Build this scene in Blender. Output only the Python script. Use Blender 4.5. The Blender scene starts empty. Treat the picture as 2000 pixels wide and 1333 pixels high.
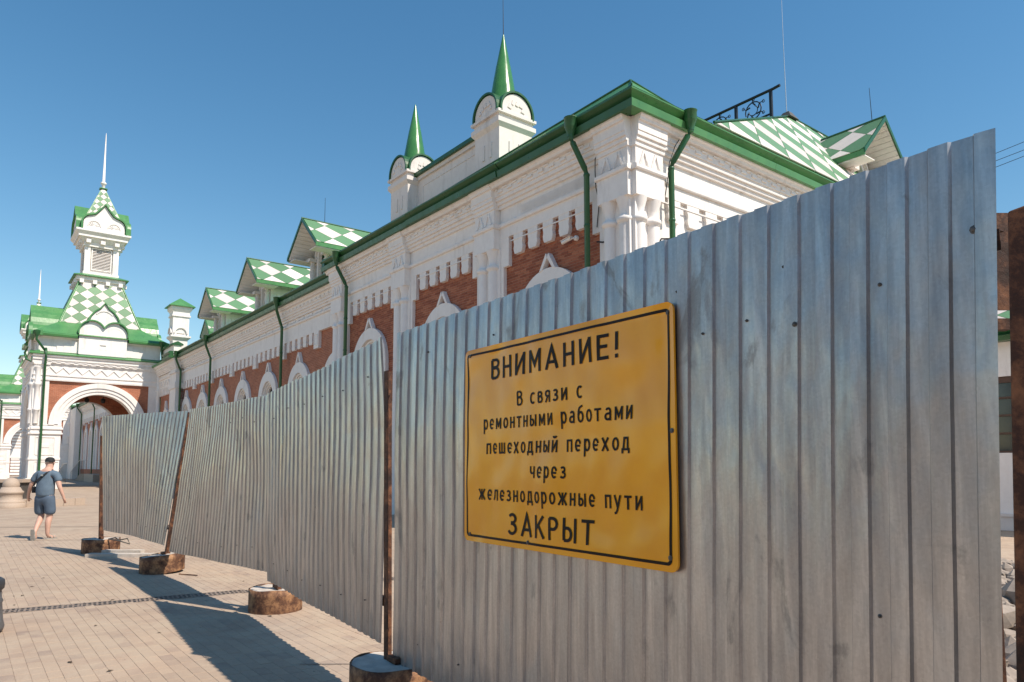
import bpy, bmesh, math, random
from mathutils import Vector, Matrix, noise
R = math.radians
sc = bpy.context.scene
C = sc.collection
random.seed(7)

# ------------------------------------------------------------------ camera
F = 1388.0
cam_d = bpy.data.cameras.new('camera')
cam = bpy.data.objects.new('camera', cam_d); C.objects.link(cam)
cam.location = (0, 0, 1.6)
cam.rotation_euler = (math.pi/2 + math.atan(125.0/F), 0, 0)
cam_d.sensor_width = 36.0
cam_d.lens = F/2000*36.0
cam_d.shift_y = 0.06025
cam_d.clip_start = 0.05
cam_d.clip_end = 6000
sc.camera = cam
# ------------------------------------------------------------------ light
SUN_EL = R(51.0)
sdx, sdy = 0.858, -0.514                       # horizontal direction towards the sun
world = bpy.data.worlds.new('World'); sc.world = world
world.use_nodes = True
wn = world.node_tree; wn.nodes.clear()
sky = wn.nodes.new('ShaderNodeTexSky'); sky.sky_type = 'NISHITA'; sky.sun_disc = False
sky.sun_elevation = SUN_EL; sky.sun_rotation = math.atan2(sdx, sdy)
sky.air_density = 1.25; sky.dust_density = 0.2; sky.ozone_density = 1.2; sky.altitude = 150
bg = wn.nodes.new('ShaderNodeBackground'); bg.inputs['Strength'].default_value = 0.121
wo = wn.nodes.new('ShaderNodeOutputWorld')
hs = wn.nodes.new('ShaderNodeHueSaturation'); hs.inputs['Saturation'].default_value = 1.30; hs.inputs['Hue'].default_value = 0.493
wn.links.new(sky.outputs[0], hs.inputs['Color']); wn.links.new(hs.outputs[0], bg.inputs[0]); wn.links.new(bg.outputs[0], wo.inputs[0])
sun_d = bpy.data.lights.new('sun', 'SUN'); sun_d.energy = 5.0; sun_d.angle = R(0.53); sun_d.color = (1.0, 0.90, 0.77)
sun = bpy.data.objects.new('sun', sun_d); C.objects.link(sun)
sv = Vector((sdx*math.cos(SUN_EL), sdy*math.cos(SUN_EL), math.sin(SUN_EL)))
sun.rotation_euler = sv.to_track_quat('Z', 'Y').to_euler()
sun.location = (30, -20, 60)
sc.view_settings.view_transform = 'Standard'; sc.view_settings.look = 'None'
sc.view_settings.exposure = 0.22; sc.view_settings.gamma = 1.0
sc.view_settings.use_curve_mapping = False

# ------------------------------------------------------------------ helpers
def tag(o, label=None, cat=None, group=None, kind=None):
    if label: o['label'] = label
    if cat: o['category'] = cat
    if group: o['group'] = group
    if kind: o['kind'] = kind
    return o
def empty(name, loc=(0, 0, 0), rz=0.0, parent=None):
    o = bpy.data.objects.new(name, None); C.objects.link(o)
    o.location = loc; o.rotation_euler = (0, 0, rz); o.empty_display_size = 0.2
    if parent: o.parent = parent
    return o
def thing(name, label, cat, loc=(0, 0, 0), rz=0.0, group=None):
    return tag(empty(name, loc, rz), label, cat, group)
def kids(o): return [c for c in bpy.data.objects if c.parent == o]
def copy_tree(o, parent=None):
    ch = {}
    for c in bpy.data.objects:
        if c.parent: ch.setdefault(c.parent, []).append(c)
    def rec(x, p):
        n = x.copy(); C.objects.link(n)
        if p: n.parent = p
        for k in ch.get(x, []): rec(k, n)
        return n
    return rec(o, parent)

class MB:
    """collects geometry; T maps (u, v, z) to the parent's space"""
    def __init__(s, T=None):
        s.v = []; s.f = []; s.T = T or (lambda u, v, z: (u, v, z)); s.sm = []
    def add(s, vs, fs, smooth=False):
        n = len(s.v)
        s.v += [s.T(*p) for p in vs]
        s.f += [tuple(i+n for i in f) for f in fs]
        s.sm += [smooth]*len(fs)
    def box(s, u0, u1, v0, v1, z0, z1):
        s.add([(u0, v0, z0), (u1, v0, z0), (u1, v1, z0), (u0, v1, z0), (u0, v0, z1), (u1, v0, z1), (u1, v1, z1), (u0, v1, z1)],
              [(0, 3, 2, 1), (4, 5, 6, 7), (0, 1, 5, 4), (1, 2, 6, 5), (2, 3, 7, 6), (3, 0, 4, 7)])
        return s
    def prism(s, poly, v0, v1):                 # poly in (u, z), extruded along v
        n = len(poly)
        s.add([(a, v0, b) for a, b in poly] + [(a, v1, b) for a, b in poly],
              [tuple(range(n)), tuple(range(2*n-1, n-1, -1))] + [(i, (i+1) % n, (i+1) % n + n, i+n) for i in range(n)])
        return s
    def sweep(s, prof, u0, u1, du0=0, du1=0):   # closed profile in (v, z), extruded along u
        n = len(prof)
        s.add([(u0+du0*a, a, b) for a, b in prof] + [(u1+du1*a, a, b) for a, b in prof],
              [tuple(range(n)), tuple(range(2*n-1, n-1, -1))] + [(i, (i+1) % n, (i+1) % n + n, i+n) for i in range(n)])
        return s
    def hexa(s, p):                             # 8 points: bottom 4, top 4
        s.add(p, [(0, 3, 2, 1), (4, 5, 6, 7), (0, 1, 5, 4), (1, 2, 6, 5), (2, 3, 7, 6), (3, 0, 4, 7)]); return s
    def frustum(s, cu, cv, h0, z0, h1, z1):
        if h1 < 1e-4:
            s.add([(cu-h0, cv-h0, z0), (cu+h0, cv-h0, z0), (cu+h0, cv+h0, z0), (cu-h0, cv+h0, z0), (cu, cv, z1)],
                  [(0, 3, 2, 1), (0, 1, 4), (1, 2, 4), (2, 3, 4), (3, 0, 4)]); return s
        return s.hexa([(cu-h0, cv-h0, z0), (cu+h0, cv-h0, z0), (cu+h0, cv+h0, z0), (cu-h0, cv+h0, z0),
                       (cu-h1, cv-h1, z1), (cu+h1, cv-h1, z1), (cu+h1, cv+h1, z1), (cu-h1, cv+h1, z1)])
    def tube(s, pts, r, n=8, smooth=True, caps=True):
        pts = [Vector(p) for p in pts]
        rs = r if isinstance(r, (list, tuple)) else [r]*len(pts)
        vs = []; fs = []
        up = Vector((0, 0, 1))
        for i, p in enumerate(pts):
            d = (pts[min(i+1, len(pts)-1)] - pts[max(i-1, 0)]).normalized()
            a = up if abs(d.z) < 0.9 else Vector((1, 0, 0))
            x = d.cross(a).normalized(); y = d.cross(x).normalized()
            for k in range(n):
                t = 2*math.pi*k/n
                vs.append(tuple(p + (x*math.cos(t) + y*math.sin(t))*rs[i]))
        for i in range(len(pts)-1):
            for k in range(n):
                k2 = (k+1) % n
                fs.append((i*n+k, i*n+k2, (i+1)*n+k2, (i+1)*n+k))
        s.add(vs, fs, smooth)
        if caps:
            s.add(vs[:n], [tuple(range(n-1, -1, -1))]); s.add(vs[-n:], [tuple(range(n))])
        return s
    def lathe(s, cu, cv, prof, n=16, smooth=True, a0=0.0):   # prof = [(r, z)]
        vs = []; fs = []
        for r, z in prof:
            for k in range(n):
                t = a0 + 2*math.pi*k/n
                vs.append((cu+r*math.cos(t), cv+r*math.sin(t), z))
        for i in range(len(prof)-1):
            for k in range(n):
                k2 = (k+1) % n
                fs.append((i*n+k, i*n+k2, (i+1)*n+k2, (i+1)*n+k))
        s.add(vs, fs, smooth)
        s.add(vs[:n], [tuple(range(n-1, -1, -1))]); s.add(vs[-n:], [tuple(range(n))])
        return s
    def band(s, line, w, v0, v1):               # open outline in (u, z), thickened outward by w, extruded v0..v1
        n = len(line); out = []
        for i, (a, b) in enumerate(line):
            p0 = line[max(i-1, 0)]; p1 = line[min(i+1, n-1)]
            dx, dz = p1[0]-p0[0], p1[1]-p0[1]; L = math.hypot(dx, dz) or 1
            out.append((a - dz/L*w, b + dx/L*w))
        for i in range(n-1):
            s.hexa([(line[i][0], v0, line[i][1]), (line[i+1][0], v0, line[i+1][1]), (line[i+1][0], v1, line[i+1][1]), (line[i][0], v1, line[i][1]),
                    (out[i][0], v0, out[i][1]), (out[i+1][0], v0, out[i+1][1]), (out[i+1][0], v1, out[i+1][1]), (out[i][0], v1, out[i][1])])
        return s
    def build(s, name, mat, parent=None, kind=None, recalc=True, bevel=0):
        me = bpy.data.meshes.new(name); me.from_pydata(s.v, [], s.f); me.update()
        if recalc:
            bm = bmesh.new(); bm.from_mesh(me)
            bmesh.ops.remove_doubles(bm, verts=bm.verts, dist=1e-5) if recalc == 'weld' else None
            bmesh.ops.recalc_face_normals(bm, faces=bm.faces); bm.to_mesh(me); bm.free()
        if recalc != 'weld' and any(s.sm):
            me.polygons.foreach_set('use_smooth', s.sm)
        elif recalc == 'weld':
            me.polygons.foreach_set('use_smooth', [any(s.sm)]*len(me.polygons))
        me.materials.append(mat)
        o = bpy.data.objects.new(name, me); C.objects.link(o)
        if parent: o.parent = parent
        if kind: o['kind'] = kind
        if bevel:
            m = o.modifiers.new('b', 'BEVEL'); m.width = bevel; m.segments = 2; m.limit_method = 'ANGLE'
        return o

def arc(cx, cz, r, a0, a1, n):
    return [(cx + r*math.cos(R(a0+(a1-a0)*i/n)), cz + r*math.sin(R(a0+(a1-a0)*i/n))) for i in range(n+1)]

# ------------------------------------------------------------------ materials
def newmat(name):
    m = bpy.data.materials.new(name); m.use_nodes = True
    nt = m.node_tree; b = nt.nodes['Principled BSDF']
    return m, nt, b
def ND(nt, t, **k):
    n = nt.nodes.new(t)
    for a, v in k.items():
        if a in n.inputs.keys() if not hasattr(n, a) else False: n.inputs[a].default_value = v
        else: setattr(n, a, v)
    return n
def ramp(nt, stops):
    r = nt.nodes.new('ShaderNodeValToRGB'); e = r.color_ramp.elements
    while len(e) < len(stops): e.new(0.5)
    for x, (p, c) in zip(e, stops):
        x.position = p; x.color = (c[0], c[1], c[2], 1) if isinstance(c, (tuple, list)) else (c, c, c, 1)
    return r
def coords(nt, scale=(1, 1, 1), swap=None):
    tc = nt.nodes.new('ShaderNodeTexCoord'); mp = nt.nodes.new('ShaderNodeMapping')
    mp.inputs['Scale'].default_value = scale
    if swap:
        se = nt.nodes.new('ShaderNodeSeparateXYZ'); co = nt.nodes.new('ShaderNodeCombineXYZ')
        nt.links.new(tc.outputs['Object'], se.inputs[0])
        for i, a in enumerate(swap): nt.links.new(se.outputs[a], co.inputs[i])
        nt.links.new(co.outputs[0], mp.inputs[0])
    else: nt.links.new(tc.outputs['Object'], mp.inputs[0])
    return mp.outputs[0]
def noise_n(nt, vec, scale, detail=6, rough=0.6, dist=0.0):
    n = nt.nodes.new('ShaderNodeTexNoise'); n.inputs['Scale'].default_value = scale; n.inputs['Detail'].default_value = detail
    n.inputs['Roughness'].default_value = rough; n.inputs['Distortion'].default_value = dist
    nt.links.new(vec, n.inputs['Vector']); return n.outputs['Fac']
def mixc(nt, fac, a, b, mode='MIX'):
    m = nt.nodes.new('ShaderNodeMix'); m.data_type = 'RGBA'; m.blend_type = mode
    for key, x in ((0, fac), (6, a), (7, b)):
        if isinstance(x, (int, float)): m.inputs[key].default_value = x
        elif isinstance(x, tuple): m.inputs[key].default_value = (*x[:3], 1)
        else: nt.links.new(x, m.inputs[key])
    return m.outputs[2]
def bump(nt, b, h, strength=0.3, dist=0.01):
    n = nt.nodes.new('ShaderNodeBump'); n.inputs['Strength'].default_value = strength; n.inputs['Distance'].default_value = dist
    nt.links.new(h, n.inputs['Height']); nt.links.new(n.outputs[0], b.inputs['Normal'])
def mathn(nt, op, a, b=None):
    n = nt.nodes.new('ShaderNodeMath'); n.operation = op
    for i, x in enumerate((a, b)):
        if x is None: continue
        if isinstance(x, (int, float)): n.inputs[i].default_value = x
        else: nt.links.new(x, n.inputs[i])
    return n.outputs[0]
def island(nt):
    g = nt.nodes.new('ShaderNodeNewGeometry'); oi = nt.nodes.new('ShaderNodeObjectInfo')
    s = mathn(nt, 'ADD', g.outputs['Random Per Island'], oi.outputs['Random'])
    return mathn(nt, 'FRACT', s)

def mat_plaster(name='white_plaster', base=(0.78, 0.735, 0.70), dirt=(0.42, 0.37, 0.33)):
    m, nt, b = newmat(name)
    v = coords(nt); v2 = coords(nt, (1.2, 1.2, 0.25))
    d = ramp(nt, [(0.54, 0.0), (0.74, 0.5)]); nt.links.new(noise_n(nt, v2, 2.2, 8, 0.65), d.inputs[0])
    f = ramp(nt, [(0.3, (base[0]*.93, base[1]*.92, base[2]*.92)), (0.7, base)]); nt.links.new(noise_n(nt, v, 5, 6), f.inputs[0])
    c = mixc(nt, d.outputs[0], f.outputs[0], dirt); nt.links.new(c, b.inputs['Base Color'])
    b.inputs['Roughness'].default_value = 0.75
    bump(nt, b, noise_n(nt, v, 35, 6), 0.35, 0.006)
    return m
def mat_paint(name, col, col2, rough=0.35, scale=1.5):
    m, nt, b = newmat(name)
    v = coords(nt, (1, 1, 0.5))
    r = ramp(nt, [(0.35, col2), (0.6, col)]); nt.links.new(noise_n(nt, v, scale, 7, 0.6), r.inputs[0])
    nt.links.new(r.outputs[0], b.inputs['Base Color'])
    rr = ramp(nt, [(0.3, rough*0.75), (0.7, min(1, rough*1.5))]); nt.links.new(noise_n(nt, v, 6, 5), rr.inputs[0])
    nt.links.new(rr.outputs[0], b.inputs['Roughness'])
    bump(nt, b, noise_n(nt, v, 3.0, 3), 0.25, 0.02)
    return m
def mat_tile(name, col, rough=0.4):
    m, nt, b = newmat(name)
    v = coords(nt)
    isl = island(nt)
    r = ramp(nt, [(0.0, tuple(c*0.82 for c in col)), (1.0, tuple(min(1, c*1.1) for c in col))]); nt.links.new(isl, r.inputs[0])
    d = ramp(nt, [(0.5, 0.0), (0.8, 0.5)]); nt.links.new(noise_n(nt, v, 2.5, 8, 0.7), d.inputs[0])
    c = mixc(nt, d.outputs[0], r.outputs[0], tuple(x*0.7 for x in col)); nt.links.new(c, b.inputs['Base Color'])
    b.inputs['Roughness'].default_value = rough; b.inputs['Specular IOR Level'].default_value = 0.28
    bump(nt, b, noise_n(nt, v, 2.2, 3), 0.35, 0.03)
    return m
def mat_bricktex(name, swap, sc_=1.0):
    m, nt, b = newmat(name)
    v = coords(nt, (1, 1, 1), swap)
    br = nt.nodes.new('ShaderNodeTexBrick'); nt.links.new(v, br.inputs['Vector'])
    br.inputs['Scale'].default_value = 1.0; br.inputs['Brick Width'].default_value = 0.26*sc_; br.inputs['Row Height'].default_value = 0.077*sc_
    br.inputs['Mortar Size'].default_value = 0.005; br.inputs['Mortar Smooth'].default_value = 0.3
    br.inputs['Color1'].default_value = (0.32, 0.10, 0.048, 1); br.inputs['Color2'].default_value = (0.43, 0.15, 0.075, 1)
    br.inputs['Mortar'].default_value = (0.50, 0.33, 0.25, 1)
    n = ramp(nt, [(0.3, 0.75), (0.7, 1.15)]); nt.links.new(noise_n(nt, v, 1.3, 8, 0.7), n.inputs[0])
    c = mixc(nt, 1.0, br.outputs[0], n.outputs[0], 'MULTIPLY'); nt.links.new(c, b.inputs['Base Color'])
    b.inputs['Roughness'].default_value = 0.85
    bump(nt, b, br.outputs['Fac'], -0.5, 0.008)
    return m
def mat_brick_piece():
    m, nt, b = newmat('brick_clay')
    v = coords(nt)
    r = ramp(nt, [(0.0, (0.25, 0.070, 0.035)), (0.5, (0.34, 0.105, 0.053)), (1.0, (0.43, 0.155, 0.08))]); nt.links.new(island(nt), r.inputs[0])
    n = ramp(nt, [(0.3, 0.75), (0.7, 1.2)]); nt.links.new(noise_n(nt, v, 9, 8, 0.75), n.inputs[0])
    c = mixc(nt, 1.0, r.outputs[0], n.outputs[0], 'MULTIPLY'); nt.links.new(c, b.inputs['Base Color'])
    b.inputs['Roughness'].default_value = 0.85
    bump(nt, b, noise_n(nt, v, 60, 5), 0.4, 0.004)
    return m
def mat_zinc():
    m, nt, b = newmat('galvanised_steel')
    v = coords(nt); vs = coords(nt, (3.0, 3.0, 0.35)); vh = coords(nt, (2.5, 2.5, 0.7))
    isl = island(nt)
    r = ramp(nt, [(0.30, (0.33, 0.325, 0.33)), (0.50, (0.43, 0.425, 0.425)), (0.72, (0.60, 0.59, 0.58))])  # zinc tone streaks, contrast widened in the colour to suggest bright reflections
    nt.links.new(noise_n(nt, coords(nt, (5.5, 5.5, 0.45)), 2.6, 9, 0.68, 0.4), r.inputs[0])
    st = ramp(nt, [(0.60, 0.0), (0.66, 0.5), (0.78, 0.25)]); nt.links.new(noise_n(nt, coords(nt, (1.6, 1.6, 0.9)), 2.4, 10, 0.62, 0.8), st.inputs[0])
    c = mixc(nt, st.outputs[0], r.outputs[0], (0.20, 0.195, 0.185))
    sp = nt.nodes.new('ShaderNodeTexVoronoi'); sp.inputs['Scale'].default_value = 110; nt.links.new(v, sp.inputs['Vector'])
    spr = ramp(nt, [(0.0, 0.92), (1.0, 1.06)]); nt.links.new(sp.outputs['Color'], spr.inputs[0])
    c = mixc(nt, 1.0, c, spr.outputs[0], 'MULTIPLY')
    nt.links.new(c, b.inputs['Base Color'])
    b.inputs['Metallic'].default_value = 0.78
    rr = ramp(nt, [(0.3, 0.26), (0.55, 0.38), (0.75, 0.52)]); nt.links.new(noise_n(nt, vh, 1.6, 8, 0.7, 1.0), rr.inputs[0])
    r2 = mathn(nt, 'ADD', rr.outputs[0], mathn(nt, 'MULTIPLY', st.outputs[0], 0.2))
    nt.links.new(r2, b.inputs['Roughness'])
    vo = coords(nt, (2.0, 2.0, 0.8))
    h = mathn(nt, 'ADD', mathn(nt, 'MULTIPLY', noise_n(nt, vo, 2.2, 3, 0.5), 6.0), mathn(nt, 'MULTIPLY', noise_n(nt, v, 220, 2), 0.008))
    bump(nt, b, h, 0.6, 0.006)
    return m
def mat_rust(name='rusty_steel', dark=(0.018, 0.008, 0.005), mid=(0.065, 0.024, 0.012), hi=(0.24, 0.10, 0.045)):
    m, nt, b = newmat(name)
    v = coords(nt)
    r = ramp(nt, [(0.34, dark), (0.48, mid), (0.64, hi)]); nt.links.new(noise_n(nt, v, 8.0, 10, 0.72, 0.2), r.inputs[0])
    nt.links.new(r.outputs[0], b.inputs['Base Color'])
    b.inputs['Roughness'].default_value = 0.72; b.inputs['Metallic'].default_value = 0.15
    bump(nt, b, noise_n(nt, v, 45, 8, 0.7), 0.5, 0.006)
    return m
def mat_simple(name, col, rough=0.6, metal=0.0, var=0.15, scale=8.0, bs=0.2):
    m, nt, b = newmat(name)
    v = coords(nt)
    r = ramp(nt, [(0.3, tuple(c*(1-var) for c in col)), (0.7, tuple(min(1, c*(1+var)) for c in col))])
    nt.links.new(noise_n(nt, v, scale, 6), r.inputs[0]); nt.links.new(r.outputs[0], b.inputs['Base Color'])
    b.inputs['Roughness'].default_value = rough; b.inputs['Metallic'].default_value = metal
    if bs: bump(nt, b, noise_n(nt, v, scale*5, 5), bs, 0.004)
    return m
def mat_paver(name, tex):
    m, nt, b = newmat(name)
    v = coords(nt)
    if tex:
        rot = nt.nodes.new('ShaderNodeMapping'); rot.inputs['Rotation'].default_value = (0, 0, -ANG)
        nt.links.new(v, rot.inputs[0])
        br = nt.nodes.new('ShaderNodeTexBrick'); nt.links.new(rot.outputs[0], br.inputs['Vector'])
        br.inputs['Scale'].default_value = 1.0; br.inputs['Brick Width'].default_value = 0.2; br.inputs['Row Height'].default_value = 0.10
        br.inputs['Mortar Size'].default_value = 0.004
        br.inputs['Color1'].default_value = (0.36, 0.272, 0.212, 1); br.inputs['Color2'].default_value = (0.42, 0.32, 0.245, 1)
        br.inputs['Mortar'].default_value = (0.36, 0.28, 0.21, 1)
        base = br.outputs[0]
    else:
        r = ramp(nt, [(0.0, (0.32, 0.243, 0.20)), (0.10, (0.385, 0.292, 0.228)), (0.5, (0.405, 0.308, 0.238)), (1.0, (0.43, 0.328, 0.25))])
        nt.links.new(island(nt), r.inputs[0]); base = r.outputs[0]
    big = ramp(nt, [(0.35, (0.86, 0.84, 0.82)), (0.65, (1.1, 1.07, 1.02))]); nt.links.new(noise_n(nt, v, 0.55, 8, 0.7, 0.6), big.inputs[0])
    c = mixc(nt, 1.0, base, big.outputs[0], 'MULTIPLY')
    sand = ramp(nt, [(0.42, 0.0), (0.62, 0.85)]); nt.links.new(noise_n(nt, v, 1.7, 10, 0.72, 0.8), sand.inputs[0])
    c = mixc(nt, sand.outputs[0], c, (0.45, 0.355, 0.265))
    fine = ramp(nt, [(0.3, 0.84), (0.7, 1.1)]); nt.links.new(noise_n(nt, v, 70, 6, 0.8), fine.inputs[0])
    c = mixc(nt, 1.0, c, fine.outputs[0], 'MULTIPLY')
    nt.links.new(c, b.inputs['Base Color']); b.inputs['Roughness'].default_value = 0.9
    bump(nt, b, noise_n(nt, v, 90, 6, 0.7), 0.4, 0.003)
    return m
def mat_glass(name='dark_glass'):
    m, nt, b = newmat(name)
    b.inputs['Base Color'].default_value = (0.03, 0.035, 0.04, 1); b.inputs['Roughness'].default_value = 0.08
    b.inputs['Specular IOR Level'].default_value = 0.8
    bump(nt, b, noise_n(nt, coords(nt), 1.5, 2), 0.1, 0.01)
    return m

# building frame: local x runs into the building (b), local y runs along the long facade, away (a)
ANG = math.atan2(0.61219211, 0.79070907)
BX, BY = 2.63905, 15.0
bvec = Vector((math.cos(ANG), math.sin(ANG), 0)); avec = Vector((-math.sin(ANG), math.cos(ANG), 0))
def W(q, s, z=0.0):
    p = Vector((BX, BY, 0)) + bvec*q + avec*s; return Vector((p.x, p.y, z))

M_pl = mat_plaster('white_plaster', (0.84, 0.80, 0.765), (0.50, 0.45, 0.40))
M_pl2 = mat_plaster('worn_plaster', (0.74, 0.69, 0.65), (0.34, 0.29, 0.26))
M_gr = mat_paint('green_enamel', (0.024, 0.105, 0.036), (0.019, 0.085, 0.03), 0.33)
M_grr = mat_paint('green_roof_lit_gutter', (0.085, 0.25, 0.085), (0.065, 0.205, 0.07), 0.32)
M_tg = mat_tile('green_roof_tile', (0.125, 0.255, 0.13), 0.5)
M_tw = mat_tile('white_roof_tile', (0.70, 0.63, 0.58), 0.55)
M_bt_y = mat_bricktex('brickwork_long', ('Y', 'Z', 'X'))
M_bt_x = mat_bricktex('brickwork_cross', ('X', 'Z', 'Y'))
M_bp = mat_brick_piece()
M_mor = mat_simple('brick_mortar', (0.50, 0.34, 0.27), 0.9, 0, 0.12, 12)
M_zn = mat_zinc()
M_ru = mat_rust()
M_ru2 = mat_rust('rusty_casing', (0.025, 0.011, 0.007), (0.12, 0.052, 0.027), (0.38, 0.20, 0.095))
M_co = mat_simple('pale_concrete', (0.50, 0.44, 0.38), 0.9, 0, 0.2, 9, 0.5)
M_gl = mat_glass()
M_bk = mat_simple('black_iron', (0.018, 0.018, 0.02), 0.45, 0.3, 0.2)
M_gn = mat_simple('warm_granite', (0.42, 0.33, 0.26), 0.7, 0, 0.15, 40, 0.3)
M_dg = mat_simple('dark_stone', (0.07, 0.065, 0.06), 0.7, 0, 0.3, 6, 0.3)
M_st = mat_simple('pale_steel', (0.55, 0.55, 0.55), 0.35, 0.8, 0.1)
M_rk = mat_simple('rubble_rock', (0.33, 0.27, 0.22), 0.95, 0, 0.3, 6, 0.6)

def tiles(parent, O, E1, E2, poly, dh, dv, off=(0, 0), thick=0.022, gap=0.012, name='roof_tile', maxn=300, phase=0, mirror=False):
    """rhombic checker tiles on the convex polygon poly (in E1/E2 metres from O)"""
    O = Vector(O); E1 = Vector(E1).normalized(); E2 = Vector(E2).normalized(); N = E1.cross(E2).normalized()
    if N.z < 0: N = -N
    ar = sum(poly[i][0]*poly[(i+1) % len(poly)][1] - poly[(i+1) % len(poly)][0]*poly[i][1] for i in range(len(poly)))
    if ar < 0: poly = poly[::-1]
    def clip(pts):
        for i in range(len(poly)):
            ax, ay = poly[i]; bx, by = poly[(i+1) % len(poly)]
            def side(p): return (bx-ax)*(p[1]-ay) - (by-ay)*(p[0]-ax)
            out = []
            for j in range(len(pts)):
                p, q = pts[j], pts[(j+1) % len(pts)]
                sp, sq = side(p), side(q)
                if sp >= 0: out.append(p)
                if sp*sq < 0:
                    t = sp/(sp-sq); out.append((p[0]+(q[0]-p[0])*t, p[1]+(q[1]-p[1])*t))
            pts = out
            if len(pts) < 3: return []
        return pts
    xs = [p[0] for p in poly]; ys = [p[1] for p in poly]
    rh = [(0.5*dh-gap, 0), (0, 0.5*dv-gap*dv/dh), (-0.5*dh+gap, 0), (0, -0.5*dv+gap*dv/dh)]
    shared = {}; cnt = 0
    j0 = int(math.floor((min(ys)-off[1])/(dv/2)))-1; j1 = int(math.ceil((max(ys)-off[1])/(dv/2)))+1
    for j in range(j0, j1+1):
        cy = off[1] + j*dv/2
        white = (j + phase) % 2 == 0
        i0 = int(math.floor((min(xs)-off[0])/dh))-1; i1 = int(math.ceil((max(xs)-off[0])/dh))+1
        for i in range(i0, i1+1):
            cx = off[0] + (i + (0.5 if j % 2 else 0))*dh
            full = [(cx+a, cy+b) for a, b in rh]
            pts = clip(full)
            if not pts: continue
            area = abs(sum(pts[k][0]*pts[(k+1) % len(pts)][1]-pts[(k+1) % len(pts)][0]*pts[k][1] for k in range(len(pts))))/2
            if area < 0.004*dh*dv: continue
            isfull = area > 0.499*(dh-2*gap)*(dv-2*gap*dv/dh)*0.999
            cen = O + E1*cx + E2*cy
            mat = M_tw if white else M_tg
            if isfull and white in shared: me = shared[white]
            else:
                n = len(pts)
                P = [E1*(a-cx) + E2*(b-cy) for a, b in pts]
                vs = [tuple(p) for p in P] + [tuple(p + N*thick) for p in P]
                me = bpy.data.meshes.new(name)
                me.from_pydata(vs, [], [tuple(range(n-1, -1, -1)), tuple(range(n, 2*n))] + [(k, (k+1) % n, (k+1) % n+n, k+n) for k in range(n)])
                me.materials.append(mat)
                if isfull: shared[white] = me
            o = bpy.data.objects.new(name, me); C.objects.link(o); o.parent = parent; o.location = cen + N*0.004
            cnt += 1
    return cnt
# ================================================================== ground
M_pv = mat_paver('paving_block', False); M_pt = mat_paver('paving_sheet', True)
g = MB(); S = 1500
g.add([(-S, -S, -0.0032), (S, -S, -0.0032), (S, S, -0.0032), (-S, S, -0.0032)], [(0, 1, 2, 3)])
ground = g.build('ground', M_pt, kind='structure', recalc=False)
pave = tag(empty('pavement'), kind='structure')
# drain channel line
DA = Vector((-7.6, 6.91, 0)); DBd = Vector((0.862, 0.507, 0)).normalized(); DN = Vector((-DBd.y, DBd.x, 0)); DL = 7.4; DW = 0.13
rings = [(-0.839, 5.119), (-2.653, 8.160), (-5.343, 11.041), (-7.710, 13.519)]
def paver_mesh(w, l, jit=0.0):
    h = [random.uniform(-.0004, .0008) for _ in range(4)]
    e = 0.0015
    v = [(-l/2, -w/2, -.05), (l/2, -w/2, -.05), (l/2, w/2, -.05), (-l/2, w/2, -.05),
         (-l/2, -w/2, -.002), (l/2, -w/2, -.002), (l/2, w/2, -.002), (-l/2, w/2, -.002),
         (-l/2+e, -w/2+e, h[0]), (l/2-e, -w/2+e, h[1]), (l/2-e, w/2-e, h[2]), (-l/2+e, w/2-e, h[3])]
    f = [(8, 9, 10, 11), (4, 5, 9, 8), (5, 6, 10, 9), (6, 7, 11, 10), (7, 4, 8, 11), (0, 1, 5, 4), (1, 2, 6, 5), (2, 3, 7, 6), (3, 0, 4, 7)]
    return v, f
pw, pl, gp = 0.10, 0.20, 0.003
cand = []
for i in range(-162, 48):
    offs = random.choice((0, 0.1, 0.05, 0.1))
    for j in range(-80, 75):
        q = i*pw; s = j*pl + offs
        p = W(q, s)
        if p.y < 3.6 or p.y > 17.5: continue
        k = p.x/p.y
        if k < -0.80 or k > -0.02: continue
        if p.y < 5 and k > -0.25: continue
        # behind the fence line is hidden; keep half a metre of it
        fx = -0.839 + (5.119-p.y)*0.0; t = (p - Vector((-0.839, 5.119, 0)))
        if p.y < 5.1 and t.dot(Vector((-0.8139, -0.5811, 0))) < -0.5: continue
        if p.y >= 5.1:
            xl = -0.839 - (p.y-5.119)*0.70
            if p.x > xl + 1.3: continue
        dd = p - DA
        if 0 < dd.dot(DBd) < DL and abs(dd.dot(DN)) < DW + 0.045: continue
        if any((p.x-a)**2 + (p.y-c)**2 < 0.2**2 for a, c in rings): continue
        cand.append((p.length if (k > -0.73) else 99, p))
cand.sort(key=lambda x: x[0])
protos = []
for k in range(5):
    v, f = paver_mesh(pw-.002, pl-.006)
    me = bpy.data.meshes.new('paving_block'); me.from_pydata(v, [], f); me.materials.append(M_pv); protos.append(me)
for d, p in cand[:300]:
    o = bpy.data.objects.new('paving_block', random.choice(protos)); C.objects.link(o); o.parent = pave
    o.location = (p.x, p.y, random.uniform(-.0006, .0006)); o.rotation_euler = (random.uniform(-.003, .003), random.uniform(-.003, .003), ANG+math.pi/2+random.uniform(-.008, .008))
mb = MB()
for d, p in cand[300:]:
    v, f = paver_mesh(pw-.002, pl-.006)
    a = ANG + math.pi/2 + random.uniform(-.008, .008); ca, sa = math.cos(a), math.sin(a); dz = random.uniform(-.0006, .0006)
    mb.add([(p.x + x*ca - y*sa, p.y + x*sa + y*ca, z+dz) for x, y, z in v], f)
mb.build('paving_blocks', M_pv, pave, kind='stuff', recalc=False)
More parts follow.
